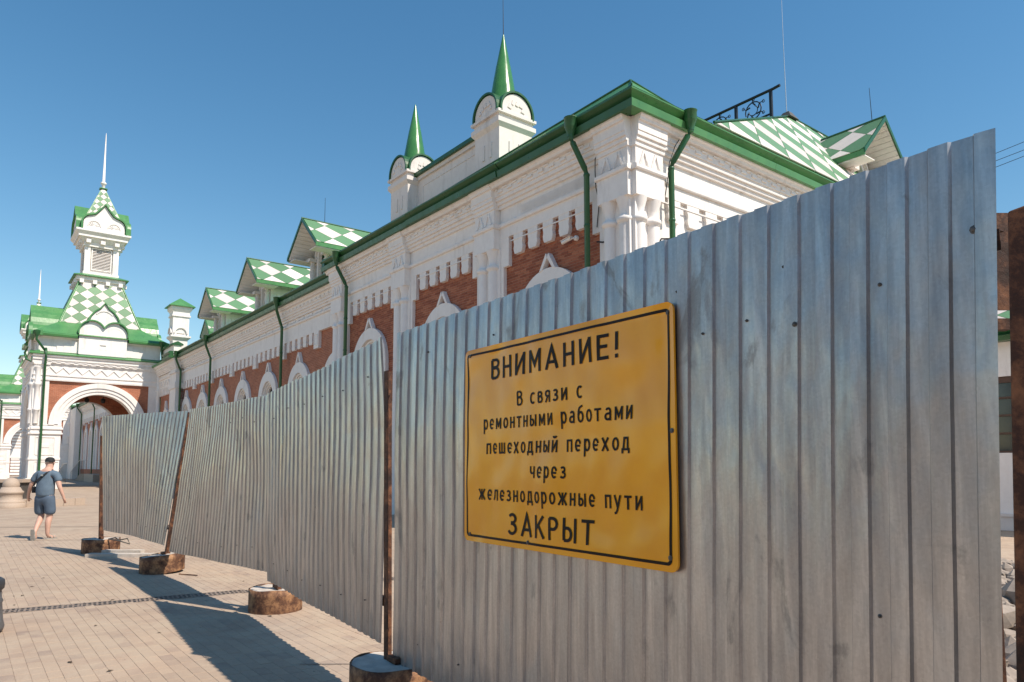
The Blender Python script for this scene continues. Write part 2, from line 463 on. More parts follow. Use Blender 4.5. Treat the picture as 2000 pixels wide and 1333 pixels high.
# joints crossing the pavement
def joint(x0, y0, x1, y1, w=0.014):
    a = Vector((x0, y0, 0)); b_ = Vector((x1, y1, 0)); n = (b_-a).normalized(); m = Vector((-n.y, n.x, 0))*w/2
    q = MB(); q.add([tuple(a-m+Vector((0, 0, .006))), tuple(b_-m+Vector((0, 0, .006))), tuple(b_+m+Vector((0, 0, .006))), tuple(a+m+Vector((0, 0, .006)))], [(0, 1, 2, 3)])
    return q
joint(-15, 19.0, -8.6, 19.35, .05).build('expansion_joint', M_dg, pave, recalc=False)
joint(-12.4, 15.35, -8.0, 16.0, .022).build('expansion_joint', M_dg, pave, recalc=False)
joint(-1.72, 5.93, -0.55, 5.96, .012).build('expansion_joint', M_dg, pave, recalc=False)
# drain
dr_ = thing('drainage_channel', 'rusty slotted drainage grating crossing the pavement', 'drain', tuple(DA), math.atan2(DBd.y, DBd.x))
t = MB(); t.box(0, DL, -DW, DW, -0.05, -0.0026); t.build('dark_slot_fill', M_bk, dr_)  # black fill under the grates paints in the shaded depth of the channel
M_gt = mat_simple('worn_iron', (0.26, 0.20, 0.16), 0.7, 0.2, 0.3, 20)
gm = MB()
gl = 0.60
gm.box(0.003, gl-0.003, -DW, -DW+0.025, -0.002, 0.0025); gm.box(0.003, gl-0.003, DW-0.025, DW, -0.002, 0.0025); gm.box(0.003, gl-0.003, -0.012, 0.012, -0.002, 0.002)
for k in range(12):
    x = 0.006 + k*(gl-0.035)/11
    gm.box(x, x+0.022, -DW+0.03, DW-0.02, -0.002, 0.0015)
g0 = gm.build('drain_grate', M_gt, dr_)
k = 1
while k*gl < DL:
    o = g0.copy(); C.objects.link(o); o.location = (k*gl, 0, random.uniform(-.004, .002)); o.rotation_euler = (0, random.uniform(-.006, .006), 0); k += 1
# small litter of chips
def rock_mesh(r, seed, flat=0.6):
    bm = bmesh.new(); bmesh.ops.create_icosphere(bm, subdivisions=1, radius=r)
    rn = random.Random(seed); ax = Vector((rn.uniform(.6, 1.3), rn.uniform(.6, 1.2), flat*rn.uniform(.6, 1.2)))
    for v in bm.verts:
        v.co = Vector((v.co.x*ax.x, v.co.y*ax.y, v.co.z*ax.z)) * rn.uniform(.75, 1.2)
    vs = [tuple(v.co) for v in bm.verts]; fs = [tuple(x.index for x in f.verts) for f in bm.faces]; bm.free(); return vs, fs
def scatter(mb, n, fx, rr, flat=0.6):
    for i in range(n):
        x, y, z = fx(); vs, fs = rock_mesh(random.uniform(*rr), i*7+3, flat)
        a = random.uniform(0, 6.28); ca, sa = math.cos(a), math.sin(a)
        mb.add([(x+p[0]*ca-p[1]*sa, y+p[0]*sa+p[1]*ca, z+p[2]) for p in vs], fs)
mb = MB()
scatter(mb, 90, lambda: (lambda y: (random.uniform(-.75, -.12)*y, y, 0.002))(random.uniform(5, 13)), (0.004, 0.011))
tag(mb.build('pebbles', M_rk), 'tiny stone chips strewn over the sunlit paving', 'pebbles', kind='stuff')
mb = MB()
for i in range(14):
    y = random.uniform(5.4, 11); x = random.uniform(-.72, -.15)*y
    a = random.uniform(0, 6.28); l = random.uniform(.02, .045); ca, sa = math.cos(a)*l, math.sin(a)*l
    mb.add([(x-ca, y-sa, .004), (x+sa*.4, y-ca*.4, .012), (x+ca, y+sa, .006), (x-sa*.4, y+ca*.4, .010)], [(0, 1, 2, 3)])
tag(mb.build('leaves', mat_simple('dry_leaf', (.09, .06, .035), .8)), 'few dry curled leaves lying on the paving blocks', 'leaves', kind='stuff', group=None)

# ================================================================== fence
NF = Vector((-0.81385523, -0.58106769, 0)); DF = Vector((0.58106769, -0.81385523, 0)); P1 = Vector((-0.83909642, 5.11892497, 0))
PITCH = 0.125; DEPTH = 0.011
def prof(x):
    f = (x % PITCH)/PITCH
    a = 0.445; sl = 0.055
    if f < a: return 0.0
    if f < a+sl: return -DEPTH*(f-a)/sl
    if f < 1-sl: return -DEPTH
    return -DEPTH*(1-(f-(1-sl))/sl)
BRK = [0.0, 0.445, 0.50, 0.945]
def panel(label, TL, TR, BL, BR, nrm, nsheet, seed, screws, wav=0.006, bend=None, rows=10):
    """corrugated panel between four corners, seen face towards nrm"""
    TL, TR, BL, BR = map(Vector, (TL, TR, BL, BR)); nrm = Vector(nrm).normalized()
    L = ((TR-TL).length + (BR-BL).length)/2
    base = (BL+BR)/2
    th = thing('corrugated_fence_panel', label, 'fence panel', (base.x, base.y, 0), 0, 'corrugated steel hoarding panels')
    o0 = Vector((base.x, base.y, 0))
    def pt(x, h, w=0):
        t = x/L
        p = BL.lerp(BR, t).lerp(TL.lerp(TR, t), h)
        wv = wav*noise.noise(Vector((x*1.1+seed, h*2.2, seed)))*2 + 0.0015*noise.noise(Vector((x*7, h*9, seed)))
        if bend: wv += bend(x, h, L)
        return p + nrm*(w+wv) - o0
    n = nsheet; cuts = [L*i/n for i in range(n+1)]
    cuts = [round(c/PITCH)*PITCH for c in cuts]; cuts[-1] = L
    for si in range(n):
        x0, x1 = cuts[si], min(L, cuts[si+1] + (PITCH*0.44 if si < n-1 else 0))
        xs = [x0]; k = math.floor(x0/PITCH)
        while k*PITCH < x1:
            for b_ in BRK:
                x = (k+b_)*PITCH
                if x0 < x < x1: xs.append(x)
            k += 1
        xs.append(x1); xs = sorted(set(round(x, 5) for x in xs))
        rnd = random.Random(seed*10+si); dh = rnd.uniform(-.003, .003); off = 0.0012*(si % 2)
        m = MB(); vs = []
        for r in range(rows+1):
            h = r/rows
            for x in xs:
                hh = h + (dh if r == rows else 0)
                vs.append(tuple(pt(x, hh, prof(x)+off)))
        nx = len(xs)
        m.add(vs, [(r*nx+i, r*nx+i+1, (r+1)*nx+i+1, (r+1)*nx+i) for r in range(rows) for i in range(nx-1)])
        m.build('metal_sheet', M_zn, th, recalc=False)
    for h in (0.13, 0.86):                         # rusty rails behind
        m = MB(); seg = 30
        for i in range(seg):
            a = pt(L*i/seg, h, -DEPTH-0.010); b_ = pt(L*(i+1)/seg, h, -DEPTH-0.010)
            up = Vector((0, 0, 0.03)); k = -nrm*0.035
            m.hexa([tuple(a-up), tuple(b_-up), tuple(b_-up+k*.12), tuple(a-up+k*.12), tuple(a+up), tuple(b_+up), tuple(b_+up+k*.12), tuple(a+up+k*.12)])
            m.hexa([tuple(a+up-k*0), tuple(b_+up), tuple(b_+up+k), tuple(a+up+k), tuple(a+up*1.13), tuple(b_+up*1.13), tuple(b_+up*1.13+k), tuple(a+up*1.13+k)])
        m.build('back_rail', M_ru, th)
    for x, h, r in screws:
        c = pt(x, h, prof(x)+0.001)
        m = MB(); q = nrm.to_track_quat('Z', 'Y')
        vs = []
        for rr, zz in ((r, 0), (r, .0025), (r*.62, .003), (r*.55, .008), (r*.3, .0095)):
            for k in range(8):
                t = k*math.pi/4; vs.append(tuple(c + q @ Vector((rr*math.cos(t), rr*math.sin(t), zz))))
        m.add(vs, [(j*8+k, j*8+(k+1) % 8, (j+1)*8+(k+1) % 8, (j+1)*8+k) for j in range(4) for k in range(8)] + [tuple(range(32, 40))])
        m.build('screw', M_scr, th)
    return th
M_scr = mat_simple('dark_washer', (0.10, 0.095, 0.09), 0.5, 0.3, 0.3, 60, 0)
def f1(t, z): p = P1 + DF*t; return (p.x, p.y, z)
def sc1(px):   # panel 1 screw positions given as (t along panel, height z)
    return [((t-0.0)*1.0, (z-0.24)/(2.57-0.24), r) for t, z, r in px]
def bend1(x, h, L):       # buckled loose end at the right, dented top
    e = max(0, (x-(L-0.16))/0.16)
    return -0.012*e*e*(0.3+h) - 0.01*math.exp(-((x-0.06)/0.05)**2)*(1-h)
scr = [(0.45, 2.37, .007), (0.37, 0.43, .008), (0.9, 0.42, .006), (1.25, 2.36, .006), (2.62, 2.33, .006), (2.76, 2.13, .006), (2.96, 2.15, .006), (3.12, 2.32, .006), (3.17, 2.10, .010), (3.47, 2.18, .007), (3.745, 2.285, .013), (1.9, .45, .006), (2.6, .44, .006), (3.46, 1.13, .007)]
pn1 = panel('nearest hoarding panel carrying the yellow notice, dented galvanised sheets', f1(0, 2.57), f1(3.85, 2.59), f1(0, 0.24), f1(3.755, 0.22), NF, 4, 1, sc1(scr), 0.006, bend1)
def nrm_of(a, b_):
    d = (Vector(b_)-Vector(a)); n = Vector((d.y, -d.x, 0)).normalized()
    return n if n.y < 0 else -n
p2 = [(-2.683, 7.75, 2.394), (-0.948, 5.2, 2.552), (-2.621, 7.75, 0.382), (-0.938, 5.2, 0.346)]
def rs(L, rows=((0.11, .006), (0.87, .006)), step=0.5, x0=0.2):
    out = []; x = x0
    while x < L-0.05:
        for h, r in rows: out.append((round(x/PITCH)*PITCH+0.02, h+random.uniform(-.02, .02), r))
        x += step
    return out
def bend2(x, h, L):
    e = max(0, (x-(L-0.15))/0.15); return 0.03*e*max(0, h-.72)/.28 + 0.012*math.sin(h*3.1)*math.sin(x*1.3)
panel('second hoarding panel from the camera, evenly ribbed between two leaning posts', *p2, nrm_of(p2[0], p2[1]), 3, 2, rs(3.05), 0.010, bend2)
p3 = [(-4.811, 10.6, 2.455), (-2.711, 7.85, 2.393), (-5.185, 10.9, 0.321), (-2.652, 7.85, 0.459)]
panel('slanting hoarding panel right of the leaning rusty post, reflecting pale light', *p3, nrm_of(p3[2], p3[3]), 4, 3, rs(3.5), 0.014, None)
p4 = [(-7.742, 13.4, 2.554), (-5.109, 11.15, 2.483), (-7.622, 13.4, 0.422), (-5.403, 11.15, 0.385)]
def bend4(x, h, L): return -0.12*math.sin(math.pi*min(1, x/L))*max(0, 1-h)**1.5*0.6
panel('farthest hoarding panel, bowed at its foot, nearest the walking man', *p4, nrm_of(p4[2], p4[3]), 4, 4, rs(3.3), 0.012, bend4)

# posts in concrete-filled casings
def support(label, c, h, rad, post, seed, tilt=(0, 0)):
    th = thing('fence_post', label, 'post', (c[0], c[1], 0), 0, 'rusty fence posts set in concrete filled pipe rings')
    rn = random.Random(seed)
    m = MB(); n = 40; prof_ = [(rad, 0), (rad, h*.3), (rad, h*.7), (rad, h), (rad-.012, h), (rad-.012, h-.03)]
    vs = []
    for r, z in prof_:
        for k in range(n):
            t = 2*math.pi*k/n; rr = r*(1+.012*math.sin(3*t+seed)) + rn.uniform(-.001, .001)
            vs.append((rr*math.cos(t), rr*math.sin(t), z + tilt[0]*math.cos(t)*rad + tilt[1]*math.sin(t)*rad + (0.004*math.sin(5*t+seed) if z > h*.9 else 0)))
    m.add(vs, [(j*n+k, j*n+(k+1) % n, (j+1)*n+(k+1) % n, (j+1)*n+k) for j in range(5) for k in range(n)], True)
    m.build('steel_casing', M_ru2, th, recalc=True)
    m = MB(); rings_ = 6; vs = [(0, 0, h-.005)]
    for i in range(1, rings_+1):
        for k in range(n):
            t = 2*math.pi*k/n; r = (rad-.006)*i/rings_
            z = h-.008 + .012*noise.noise(Vector((r*math.cos(t)*9, r*math.sin(t)*9, seed))) + tilt[0]*r*math.cos(t) + tilt[1]*r*math.sin(t)
            vs.append((r*math.cos(t), r*math.sin(t), z))
    fs = [(0, 1+k, 1+(k+1) % n) for k in range(n)]
    for i in range(rings_-1):
        for k in range(n): fs.append((1+i*n+k, 1+(i+1)*n+k, 1+(i+1)*n+(k+1) % n, 1+i*n+(k+1) % n))
    m.add(vs, fs, True); m.build('concrete_fill', M_co, th, recalc=False)
    b0, b1, w = post
    b0 = Vector(b0)-Vector((c[0], c[1], 0)); b1 = Vector(b1)-Vector((c[0], c[1], 0))
    e = DF*w; f = -NF*w; tk = 0.006                       # L-shaped angle iron
    for u, v in ((e, f.normalized()*tk), (e.normalized()*tk, f)):
        m = MB(); A = -DF*w*0.5
        m.hexa([tuple(b0+A), tuple(b0+A+u), tuple(b0+A+u+v), tuple(b0+A+v), tuple(b1+A), tuple(b1+A+u), tuple(b1+A+u+v), tuple(b1+A+v)])
        m.build('angle_iron', M_ru, th)
    m = MB(); m.box(-.03, .11, -.03, .03, h-.004, h+.035); o = m.build('foot_gusset', M_ru, th, bevel=.004); o.rotation_euler = (0, 0, -0.95)
    return th
o1 = -NF*0.02
support('nearest rusty fence post in a round concrete footing at the bottom edge', (-0.84, 5.119), 0.25, 0.295, ((-0.893, 5.165, .2), (-0.925, 5.17, 2.30), .060), 1)
support('upright rusty post half hidden behind the second panel', (-2.66, 8.16), 0.25, 0.29, ((-2.60, 8.02, .2), (-2.62, 8.02, 2.2), .06), 2)
support('rusty fence post leaning to the right in its tilted footing', (-5.343, 11.041), 0.27, 0.315, ((-5.311, 11.0, .15), (-5.02, 10.98, 2.44), .085), 3, (0.12, 0.02))
support('farthest rusty fence post at the end of the hoarding', (-7.71, 13.52), 0.26, 0.32, ((-7.73, 13.47, .15), (-7.82, 13.5, 2.19), .085), 4)
m = MB(); m.tube([(-7.45, 13.3, .27), (-7.3, 13.25, .30), (-7.2, 13.2, .26), (-7.05, 13.2, .29), (-6.95, 13.1, .20), (-7.15, 13.1, .26), (-7.35, 13.15, .28)], .012, 6)
tag(m.build('wire_coil', M_dg), 'loose dark wire lying on the farthest footing', 'wire')
m = MB(); m.box(-7.55, -6.4, 12.75, 12.95, .0, .06); m.box(-7.4, -6.7, 13.0, 13.15, 0, .1)
tag(m.build('plank', M_co), 'pale plank on the ground behind the farthest footing', 'plank')
m = MB(); m.tube([(-4.95, 10.75, .012), (-4.62, 10.62, .012)], .008, 6)
tag(m.build('rebar_piece', M_ru), 'short rusty rod on the paving beside the leaning post footing', 'rod')

# rusty post at the right edge of the photo
th = thing('rusty_steel_post', 'dark rusty square post at the right edge of the photo', 'post', (1.42, 1.86, 0))
m = MB(); m.hexa([(-.158, .04, 0), (.0, -.10, 0), (.13, .06, 0), (-.03, .19, 0), (-.057, .04, 2.30), (.10, -.10, 2.345), (.23, .06, 2.345), (.071, .19, 2.30)])
m.build('post_tube', M_ru, th, bevel=.006)
th = thing('rusty_bracket_post', 'short rusty post with brackets in the gap right of the notice panel', 'post', (1.575, 2.19, 0))
m = MB(); m.box(-.11, -.06, .05, .10, 0, 2.42); m.build('post_tube', M_ru, th, bevel=.004)
m = MB(); m.box(-.055, .036, .05, .058, 2.10, 2.42); m.build('bracket', M_ru, th)
m = MB(); m.box(-.055, .033, .06, .10, 2.04, 2.075); m.build('bracket', M_ru, th)

# ================================================================== sign
M_ye = None
def mat_sign():
    m, nt, b = newmat('yellow_film')
    v = coords(nt)
    r = ramp(nt, [(0.35, (0.82, 0.335, 0.0)), (0.65, (0.90, 0.40, 0.0))]); nt.links.new(noise_n(nt, v, 3, 6), r.inputs[0])
    d = ramp(nt, [(0.62, 0.0), (0.8, 0.25)]); nt.links.new(noise_n(nt, v, 12, 9, 0.75), d.inputs[0])
    c = mixc(nt, d.outputs[0], r.outputs[0], (0.35, 0.17, 0.02))
    nt.links.new(c, b.inputs['Base Color']); b.inputs['Roughness'].default_value = 0.22
    b.inputs['Specular IOR Level'].default_value = 0.45
    b.inputs['Coat Weight'].default_value = 0.25; b.inputs['Coat Roughness'].default_value = 0.05
    vv = coords(nt, (90, 90, 1.2))
    bump(nt, b, noise_n(nt, vv, 1.0, 2), 0.10, 0.003)
    return m
M_ye = mat_sign()
M_ink = mat_simple('black_ink', (0.014, 0.009, 0.006), 0.5, 0, 0.1, 5, 0); M_ink.node_tree.nodes['Principled BSDF'].inputs['Specular IOR Level'].default_value = 0.2
sg = thing('warning_sign', 'yellow notice with black Russian text bolted to the nearest panel', 'sign', tuple(P1 + DF*1.82 + NF*0.012))
SG0 = P1 + DF*1.82
T0, T1, Z0, Z1 = 0.99, 2.648, 1.165, 2.30
def sdisp(t, z):
    u = t; w = z
    d = 0.014*noise.noise(Vector((u*1.6, w*1.9, 3.3))) + 0.013*noise.noise(Vector((u*4.2, w*3.4, 8.1))) + 0.0045*noise.noise(Vector((u*9, w*6, 1.1)))
    d += 0.007*math.exp(-((u-2.42)**2/0.012 + (w-2.08)**2/0.010))
    d -= 0.005*math.exp(-((u-2.25)**2/0.02 + (w-1.30)**2/0.004))
    e = min(u-T0, T1-u, w-Z0, Z1-w)
    return d*min(1, max(0, e)/0.05)
def spt(t, z, off=0.0):
    p = DF*(t-1.82) + NF*(0.013 + max(-.010, sdisp(t, z)) + off)
    return Vector((p.x, p.y, z))
RAD = 0.04
def in_round(t, z, r=RAD, i=0):
    a0, a1, b0, b1 = T0+i, T1-i, Z0+i, Z1-i
    return a0, a1, b0, b1
def rect_outline(i, r, n=8):
    a0, a1, b0, b1 = T0+i, T1-i, Z0+i, Z1-i
    out = []
    for cx, cz, a in ((a1-r, b0+r, -90), (a1-r, b1-r, 0), (a0+r, b1-r, 90), (a0+r, b0+r, 180)):
        out += [(cx+r*math.cos(R(a+90*k/n)), cz+r*math.sin(R(a+90*k/n))) for k in range(n+1)]
    return out
# face: grid clipped by rounding the corners
m = MB(); NX, NZ = 166, 113
vs = []
for j in range(NZ+1):
    for i in range(NX+1):
        t = T0 + (T1-T0)*i/NX; z = Z0 + (Z1-Z0)*j/NZ
        cx = min(max(t, T0+RAD), T1-RAD); cz = min(max(z, Z0+RAD), Z1-RAD)
        dx, dz = t-cx, z-cz; L = math.hypot(dx, dz)
        if dx and dz:
            k = max(abs(dx), abs(dz))/L; t = cx+dx*k; z = cz+dz*k
        vs.append(tuple(spt(t, z)))
m.add(vs, [(j*(NX+1)+i, j*(NX+1)+i+1, (j+1)*(NX+1)+i+1, (j+1)*(NX+1)+i) for j in range(NZ) for i in range(NX)], True)
m.build('sign_face', M_ye, sg, recalc=False)
# folded rim
m = MB(); o = rect_outline(0, RAD); n = len(o)
vs = [tuple(spt(a, b_, 0.0005)) for a, b_ in o] + [tuple(spt(a, b_, -0.010)) for a, b_ in o] + [tuple(spt(T0+(a-T0)*.985+.012, Z0+(b_-Z0)*.98+.011, -0.010)) for a, b_ in o]
m.add(vs, [(i, (i+1) % n, (i+1) % n+n, i+n) for i in range(n)] + [(i+n, (i+1) % n+n, (i+1) % n+2*n, i+2*n) for i in range(n)])
m.build('sign_rim', M_ye, sg, recalc=False)
def ribbon(i0, i1, name, off):
    m = MB(); a = rect_outline(i0, RAD-i0*.6, 8); b_ = rect_outline(i1, RAD-i1*.6, 8)
    def dens(o):
        r = []
        for k in range(len(o)):
            p, q = o[k], o[(k+1) % len(o)]; L = math.hypot(q[0]-p[0], q[1]-p[1]); s_ = max(1, int(L/0.025))
            r.append((p, q, s_))
        return r
    da = dens(a); vs = []
    for k in range(len(a)):
        s_ = da[k][2]
        for j in range(s_):
            f = j/s_
            for o_ in (a, b_):
                p, q = o_[k], o_[(k+1) % len(o_)]
                vs.append(tuple(spt(p[0]+(q[0]-p[0])*f, p[1]+(q[1]-p[1])*f, off)))
    n = len(vs)//2
    m.add(vs, [(2*i, 2*((i+1) % n), 2*((i+1) % n)+1, 2*i+1) for i in range(n)])
    m.build(name, M_ink, sg, recalc=False)
ribbon(0.027, 0.040, 'border_line', 0.0020)
def el(cx, cy, rx, ry, a0, a1, n=14): return [(cx+rx*math.cos(R(a0+(a1-a0)*k/n)), cy+ry*math.sin(R(a0+(a1-a0)*k/n))) for k in range(n+1)]
def glyph(c):
    """monoline letter: (width, strokes) with cap height 1 and x-height .78"""
    t = .07; X = .78; m = .48                       # half stroke, x-height, lowercase width
    k = .46                                         # lowercase centre-line right edge
    if c == 'В': return .56, [[(t, t), (t, 1-t)], [(t, 1-t)] + el(.28, .755, .19, .175, 90, -90) + [(t, .58)], [(t, .54)] + el(.29, .305, .21, .235, 90, -90) + [(t, t)]]
    if c == 'Н': return .58, [[(t, 0), (t, 1)], [(.51, 0), (.51, 1)], [(t, .5), (.51, .5)]]
    if c == 'И': return .58, [[(t, 0), (t, 1)], [(.51, 0), (.51, 1)], [(t, .06), (.51, .94)]]
    if c == 'М': return .72, [[(t, 0), (t, 1)], [(.65, 0), (.65, 1)], [(t, .96), (.36, .32), (.65, .96)]]
    if c == 'А': return .66, [[(.05, 0), (.33, .97), (.61, 0)], [(.16, .30), (.50, .30)]]
    if c == 'Е': return .52, [[(.50, 1-t), (t, 1-t), (t, t), (.50, t)], [(t, .52), (.44, .52)]]
    if c == '!': return .16, [[(.08, .30), (.08, 1)], [(.08, .0), (.08, .15)]]
    if c == 'З': return .54, [el(.25, .745, .20, .185, 150, -90) + [(.18, .56)], [(.18, .52)] + el(.25, .29, .23, .225, 90, -155)]
    if c == 'К': return .60, [[(t, 0), (t, 1)], [(t, .38), (.55, .98)], [(.24, .58), (.57, .02)]]
    if c == 'Р': return .54, [[(t, 0), (t, 1-t), ] , [(t, 1-t)] + el(.27, .70, .22, .23, 90, -90) + [(t, .47)]]
    if c == 'Ы': return .72, [[(t, 1), (t, t)], [(t, .58)] + el(.24, .325, .20, .255, 90, -90) + [(t, t)], [(.65, 0), (.65, 1)]]
    if c == 'Т': return .60, [[(0, 1-t), (.60, 1-t)], [(.30, 0), (.30, 1-t)]]
    if c == 'с': return m, [el(.27, X/2, .20, X/2-t, 50, 310, 20)]
    if c == 'в': return m, [[(t, t), (t, X-t)], [(t, X-t)] + el(.24, .575, .15, .135, 90, -90) + [(t, .44)], [(t, .42)] + el(.25, .245, .18, .175, 90, -90) + [(t, t)]]
    if c == 'я': return m, [[(k-.05, 0), (k-.05, X-t)], [(k-.05, X-t)] + el(.24, .55, .17, .16, 90, 270) + [(k-.05, .39)], [(.26, .39), (.06, 0)]]
    if c == 'з': return m, [el(.23, .57, .15, .14, 150, -90) + [(.17, .43)], [(.17, .40)] + el(.22, .235, .19, .165, 90, -150)]
    if c == 'и': return m, [[(t, 0), (t, X)], [(k-.04, 0), (k-.04, X)], [(t, .06), (k-.04, X-.06)]]
    if c == 'й': return m, [[(t, 0), (t, X)], [(k-.04, 0), (k-.04, X)], [(t, .06), (k-.04, X-.06)], el(.245, 1.04, .12, .10, 180, 360, 8)]
    if c == 'р': return m, [[(t, -.30), (t, X)], el(.25, X/2, .18, X/2-t, 180, -180, 24)]
    if c == 'е': return m, [el(.25, X/2, .185, X/2-t, -50, -345, 22), [(.07, X/2-.03), (.42, X/2-.03)]]
    if c == 'м': return .60, [[(t, 0), (t, X)], [(.53, 0), (.53, X)], [(t, X-.04), (.30, .22), (.53, X-.04)]]
    if c == 'о': return m, [el(.25, X/2, .185, X/2-t, 180, -180, 24)]
    if c == 'н': return m, [[(t, 0), (t, X)], [(k-.04, 0), (k-.04, X)], [(t, X/2), (k-.04, X/2)]]
    if c == 'т': return m, [[(.0, X-t), (.48, X-t)], [(.24, 0), (.24, X-t)]]
    if c == 'ы': return .60, [[(t, X), (t, t)], [(t, .46)] + el(.20, .265, .15, .195, 90, -90) + [(t, t)], [(.54, 0), (.54, X)]]
    if c == 'б': return m, [el(.25, .36, .185, .29, 180, -180, 24), [(.07, .40), (.075, .66), (.14, .88), (.26, .97), (.42, 1.02)]]
    if c == 'а': return m, [[(k-.05, 0), (k-.05, .52)] + el(.26, .53, .15, X-.53-t, 10, 150, 8), el(.235, .24, .17, .17, 80, 280, 14) + [(k-.05, .12)], [(k-.05, .42), (.26, .41)]]
    if c == 'п': return m, [[(t, 0), (t, X-t), (k-.04, X-t), (k-.04, 0)]]
    if c == 'ш': return .66, [[(t, X), (t, t), (.59, t), (.59, X)], [(.33, t), (.33, X)]]
    if c == 'х': return m, [[(.03, 0), (.44, X)], [(.03, X), (.44, 0)]]
    if c == 'д': return .56, [[(.05, -.16), (.05, t), (.52, t), (.52, -.16)], [(.12, t), (.20, X-t), (.44, X-t), (.44, t)]]
    if c == 'ч': return m, [[(t, X), (t, .48)] + el(.22, .46, .15, .14, 180, 270, 6) + [(k-.04, .34)], [(k-.04, 0), (k-.04, X)]]
    if c == 'ж': return .70, [[(.35, 0), (.35, X)], [(.03, 0), (.28, X/2), (.05, X)], [(.67, 0), (.42, X/2), (.65, X)], [(.28, X/2), (.42, X/2)]]
    if c == 'л': return m, [[(.0, t), (.07, .10), (.12, .3), (.15, X-t), (k-.04, X-t), (k-.04, 0)]]
    if c == 'у': return m, [[(.03, X), (.25, .08)], [(.45, X), (.22, -.06), (.14, -.22), (.02, -.24)]]
def ribbon_mesh(pts, w):
    # resample, then offset both ways with mitres
    out = [pts[0]]
    for a, b_ in zip(pts, pts[1:]):
        L = math.hypot(b_[0]-a[0], b_[1]-a[1]); n = max(1, int(L/.16))
        out += [(a[0]+(b_[0]-a[0])*k/n, a[1]+(b_[1]-a[1])*k/n) for k in range(1, n+1)]
    p = [out[0]]
    for q in out[1:]:
        if math.hypot(q[0]-p[-1][0], q[1]-p[-1][1]) > 1e-4: p.append(q)
    L = []; Rr = []
    closed = math.hypot(p[0][0]-p[-1][0], p[0][1]-p[-1][1]) < 1e-3 and len(p) > 4
    for i in range(len(p)):
        a = p[i-1] if i else (p[-2] if closed else p[0]); b_ = p[i+1] if i < len(p)-1 else (p[1] if closed else p[-1]); c = p[i]
        d0 = Vector((c[0]-a[0], c[1]-a[1])); d1 = Vector((b_[0]-c[0], b_[1]-c[1]))
        if d0.length < 1e-6: d0 = d1
        if d1.length < 1e-6: d1 = d0
        d0.normalize(); d1.normalize(); t = (d0+d1)
        t = t.normalized() if t.length > 1e-3 else d0
        n = Vector((-t.y, t.x)); s_ = w/max(.38, n.dot(Vector((-d0.y, d0.x))))
        L.append((c[0]+n.x*s_, c[1]+n.y*s_)); Rr.append((c[0]-n.x*s_, c[1]-n.y*s_))
    return L, Rr
def sign_text(s, t0, t1, zb, hcap, hw=.066):
    x = 0; items = []
    for c in s:
        if c == ' ': x += .52; continue
        w, st_ = glyph(c); items.append((x, c, st_)); x += w + .24
    tot = x - .24; kx = (t1-t0)/tot
    for gx, c, st_ in items:
        m = MB()
        for si, pl_ in enumerate(st_):
            L, Rr = ribbon_mesh(pl_, hw)
            vs = []
            for a, b_ in zip(L, Rr):
                for u, v in (a, b_): vs.append(tuple(spt(t0+(gx+u)*kx, zb+v*hcap, 0.0026 + si*0.0002)))
            m.add(vs, [(2*i, 2*i+1, 2*i+3, 2*i+2) for i in range(len(L)-1)])
        m.build('letter', M_ink, sg, recalc=False)
sign_text('ВНИМАНИЕ!', 1.262, 2.32, 2.098, 0.122)
sign_text('В связи с', 1.520, 2.07, 1.930, 0.082)
sign_text('ремонтными работами', 1.190, 2.40, 1.812, 0.080)
sign_text('пешеходный переход', 1.220, 2.38, 1.672, 0.080)
sign_text('через', 1.650, 1.94, 1.540, 0.080)
sign_text('железнодорожные пути', 1.150, 2.45, 1.410, 0.080)
sign_text('ЗАКРЫТ', 1.450, 2.14, 1.232, 0.118)
for t, z in ((1.055, 2.262), (2.612, 2.255), (1.05, 1.205), (1.62, 1.203), (2.612, 1.225), (2.63, 1.75)):
    c = spt(t, z, 0.001); q = NF.to_track_quat('Z', 'Y'); m = MB(); vs = []
    for rr, zz in ((.011, 0), (.011, .002), (.007, .0025), (.006, .006)):
        for k in range(10): a = k*math.pi/5; vs.append(tuple(c + q @ Vector((rr*math.cos(a), rr*math.sin(a), zz))))
    m.add(vs, [(j*10+k, j*10+(k+1) % 10, (j+1)*10+(k+1) % 10, (j+1)*10+k) for j in range(3) for k in range(10)] + [tuple(range(30, 40))])
    m.build('bolt', M_scr, sg)
# ================================================================== station building
st = thing('station_building', 'long red brick and white plaster station with green eaves behind the fence', 'building', (BX, BY, 0), ANG)
Tm = lambda u, v, z: (v, u, z)
Ts = lambda u, v, z: (u, v, z + .0017)
def arch_wall(mb, u0, u1, z0, z1, uc, R_, zc, zs, v0, v1, n=20):
    """wall u0..u1 with a round-headed opening of radius R_ whose sill is at zs"""
    mb.box(u0, uc-R_, v0, v1, z0, z1); mb.box(uc+R_, u1, v0, v1, z0, z1)
    if zs > z0: mb.box(uc-R_, uc+R_, v0, v1, z0, zs)
    a = arc(uc, zc, R_, 180, 0, n)
    for i in range(n):
        (x0, y0), (x1, y1) = a[i], a[i+1]
        mb.hexa([(x0, v0, y0), (x1, v0, y1), (x1, v1, y1), (x0, v1, y0), (x0, v0, z1), (x1, v0, z1), (x1, v1, z1), (x0, v1, z1)])
CORN = [(.62, 8.86), (.45, 8.86), (.44, 8.90), (.445, 8.96), (.385, 8.965), (.38, 9.0), (.385, 9.06), (.325, 9.065), (.32, 9.10), (.325, 9.17), (.285, 9.175), (.28, 9.40), (.17, 9.405), (.15, 9.47), (.10, 9.50), (.10, 9.555), (.62, 9.555)]
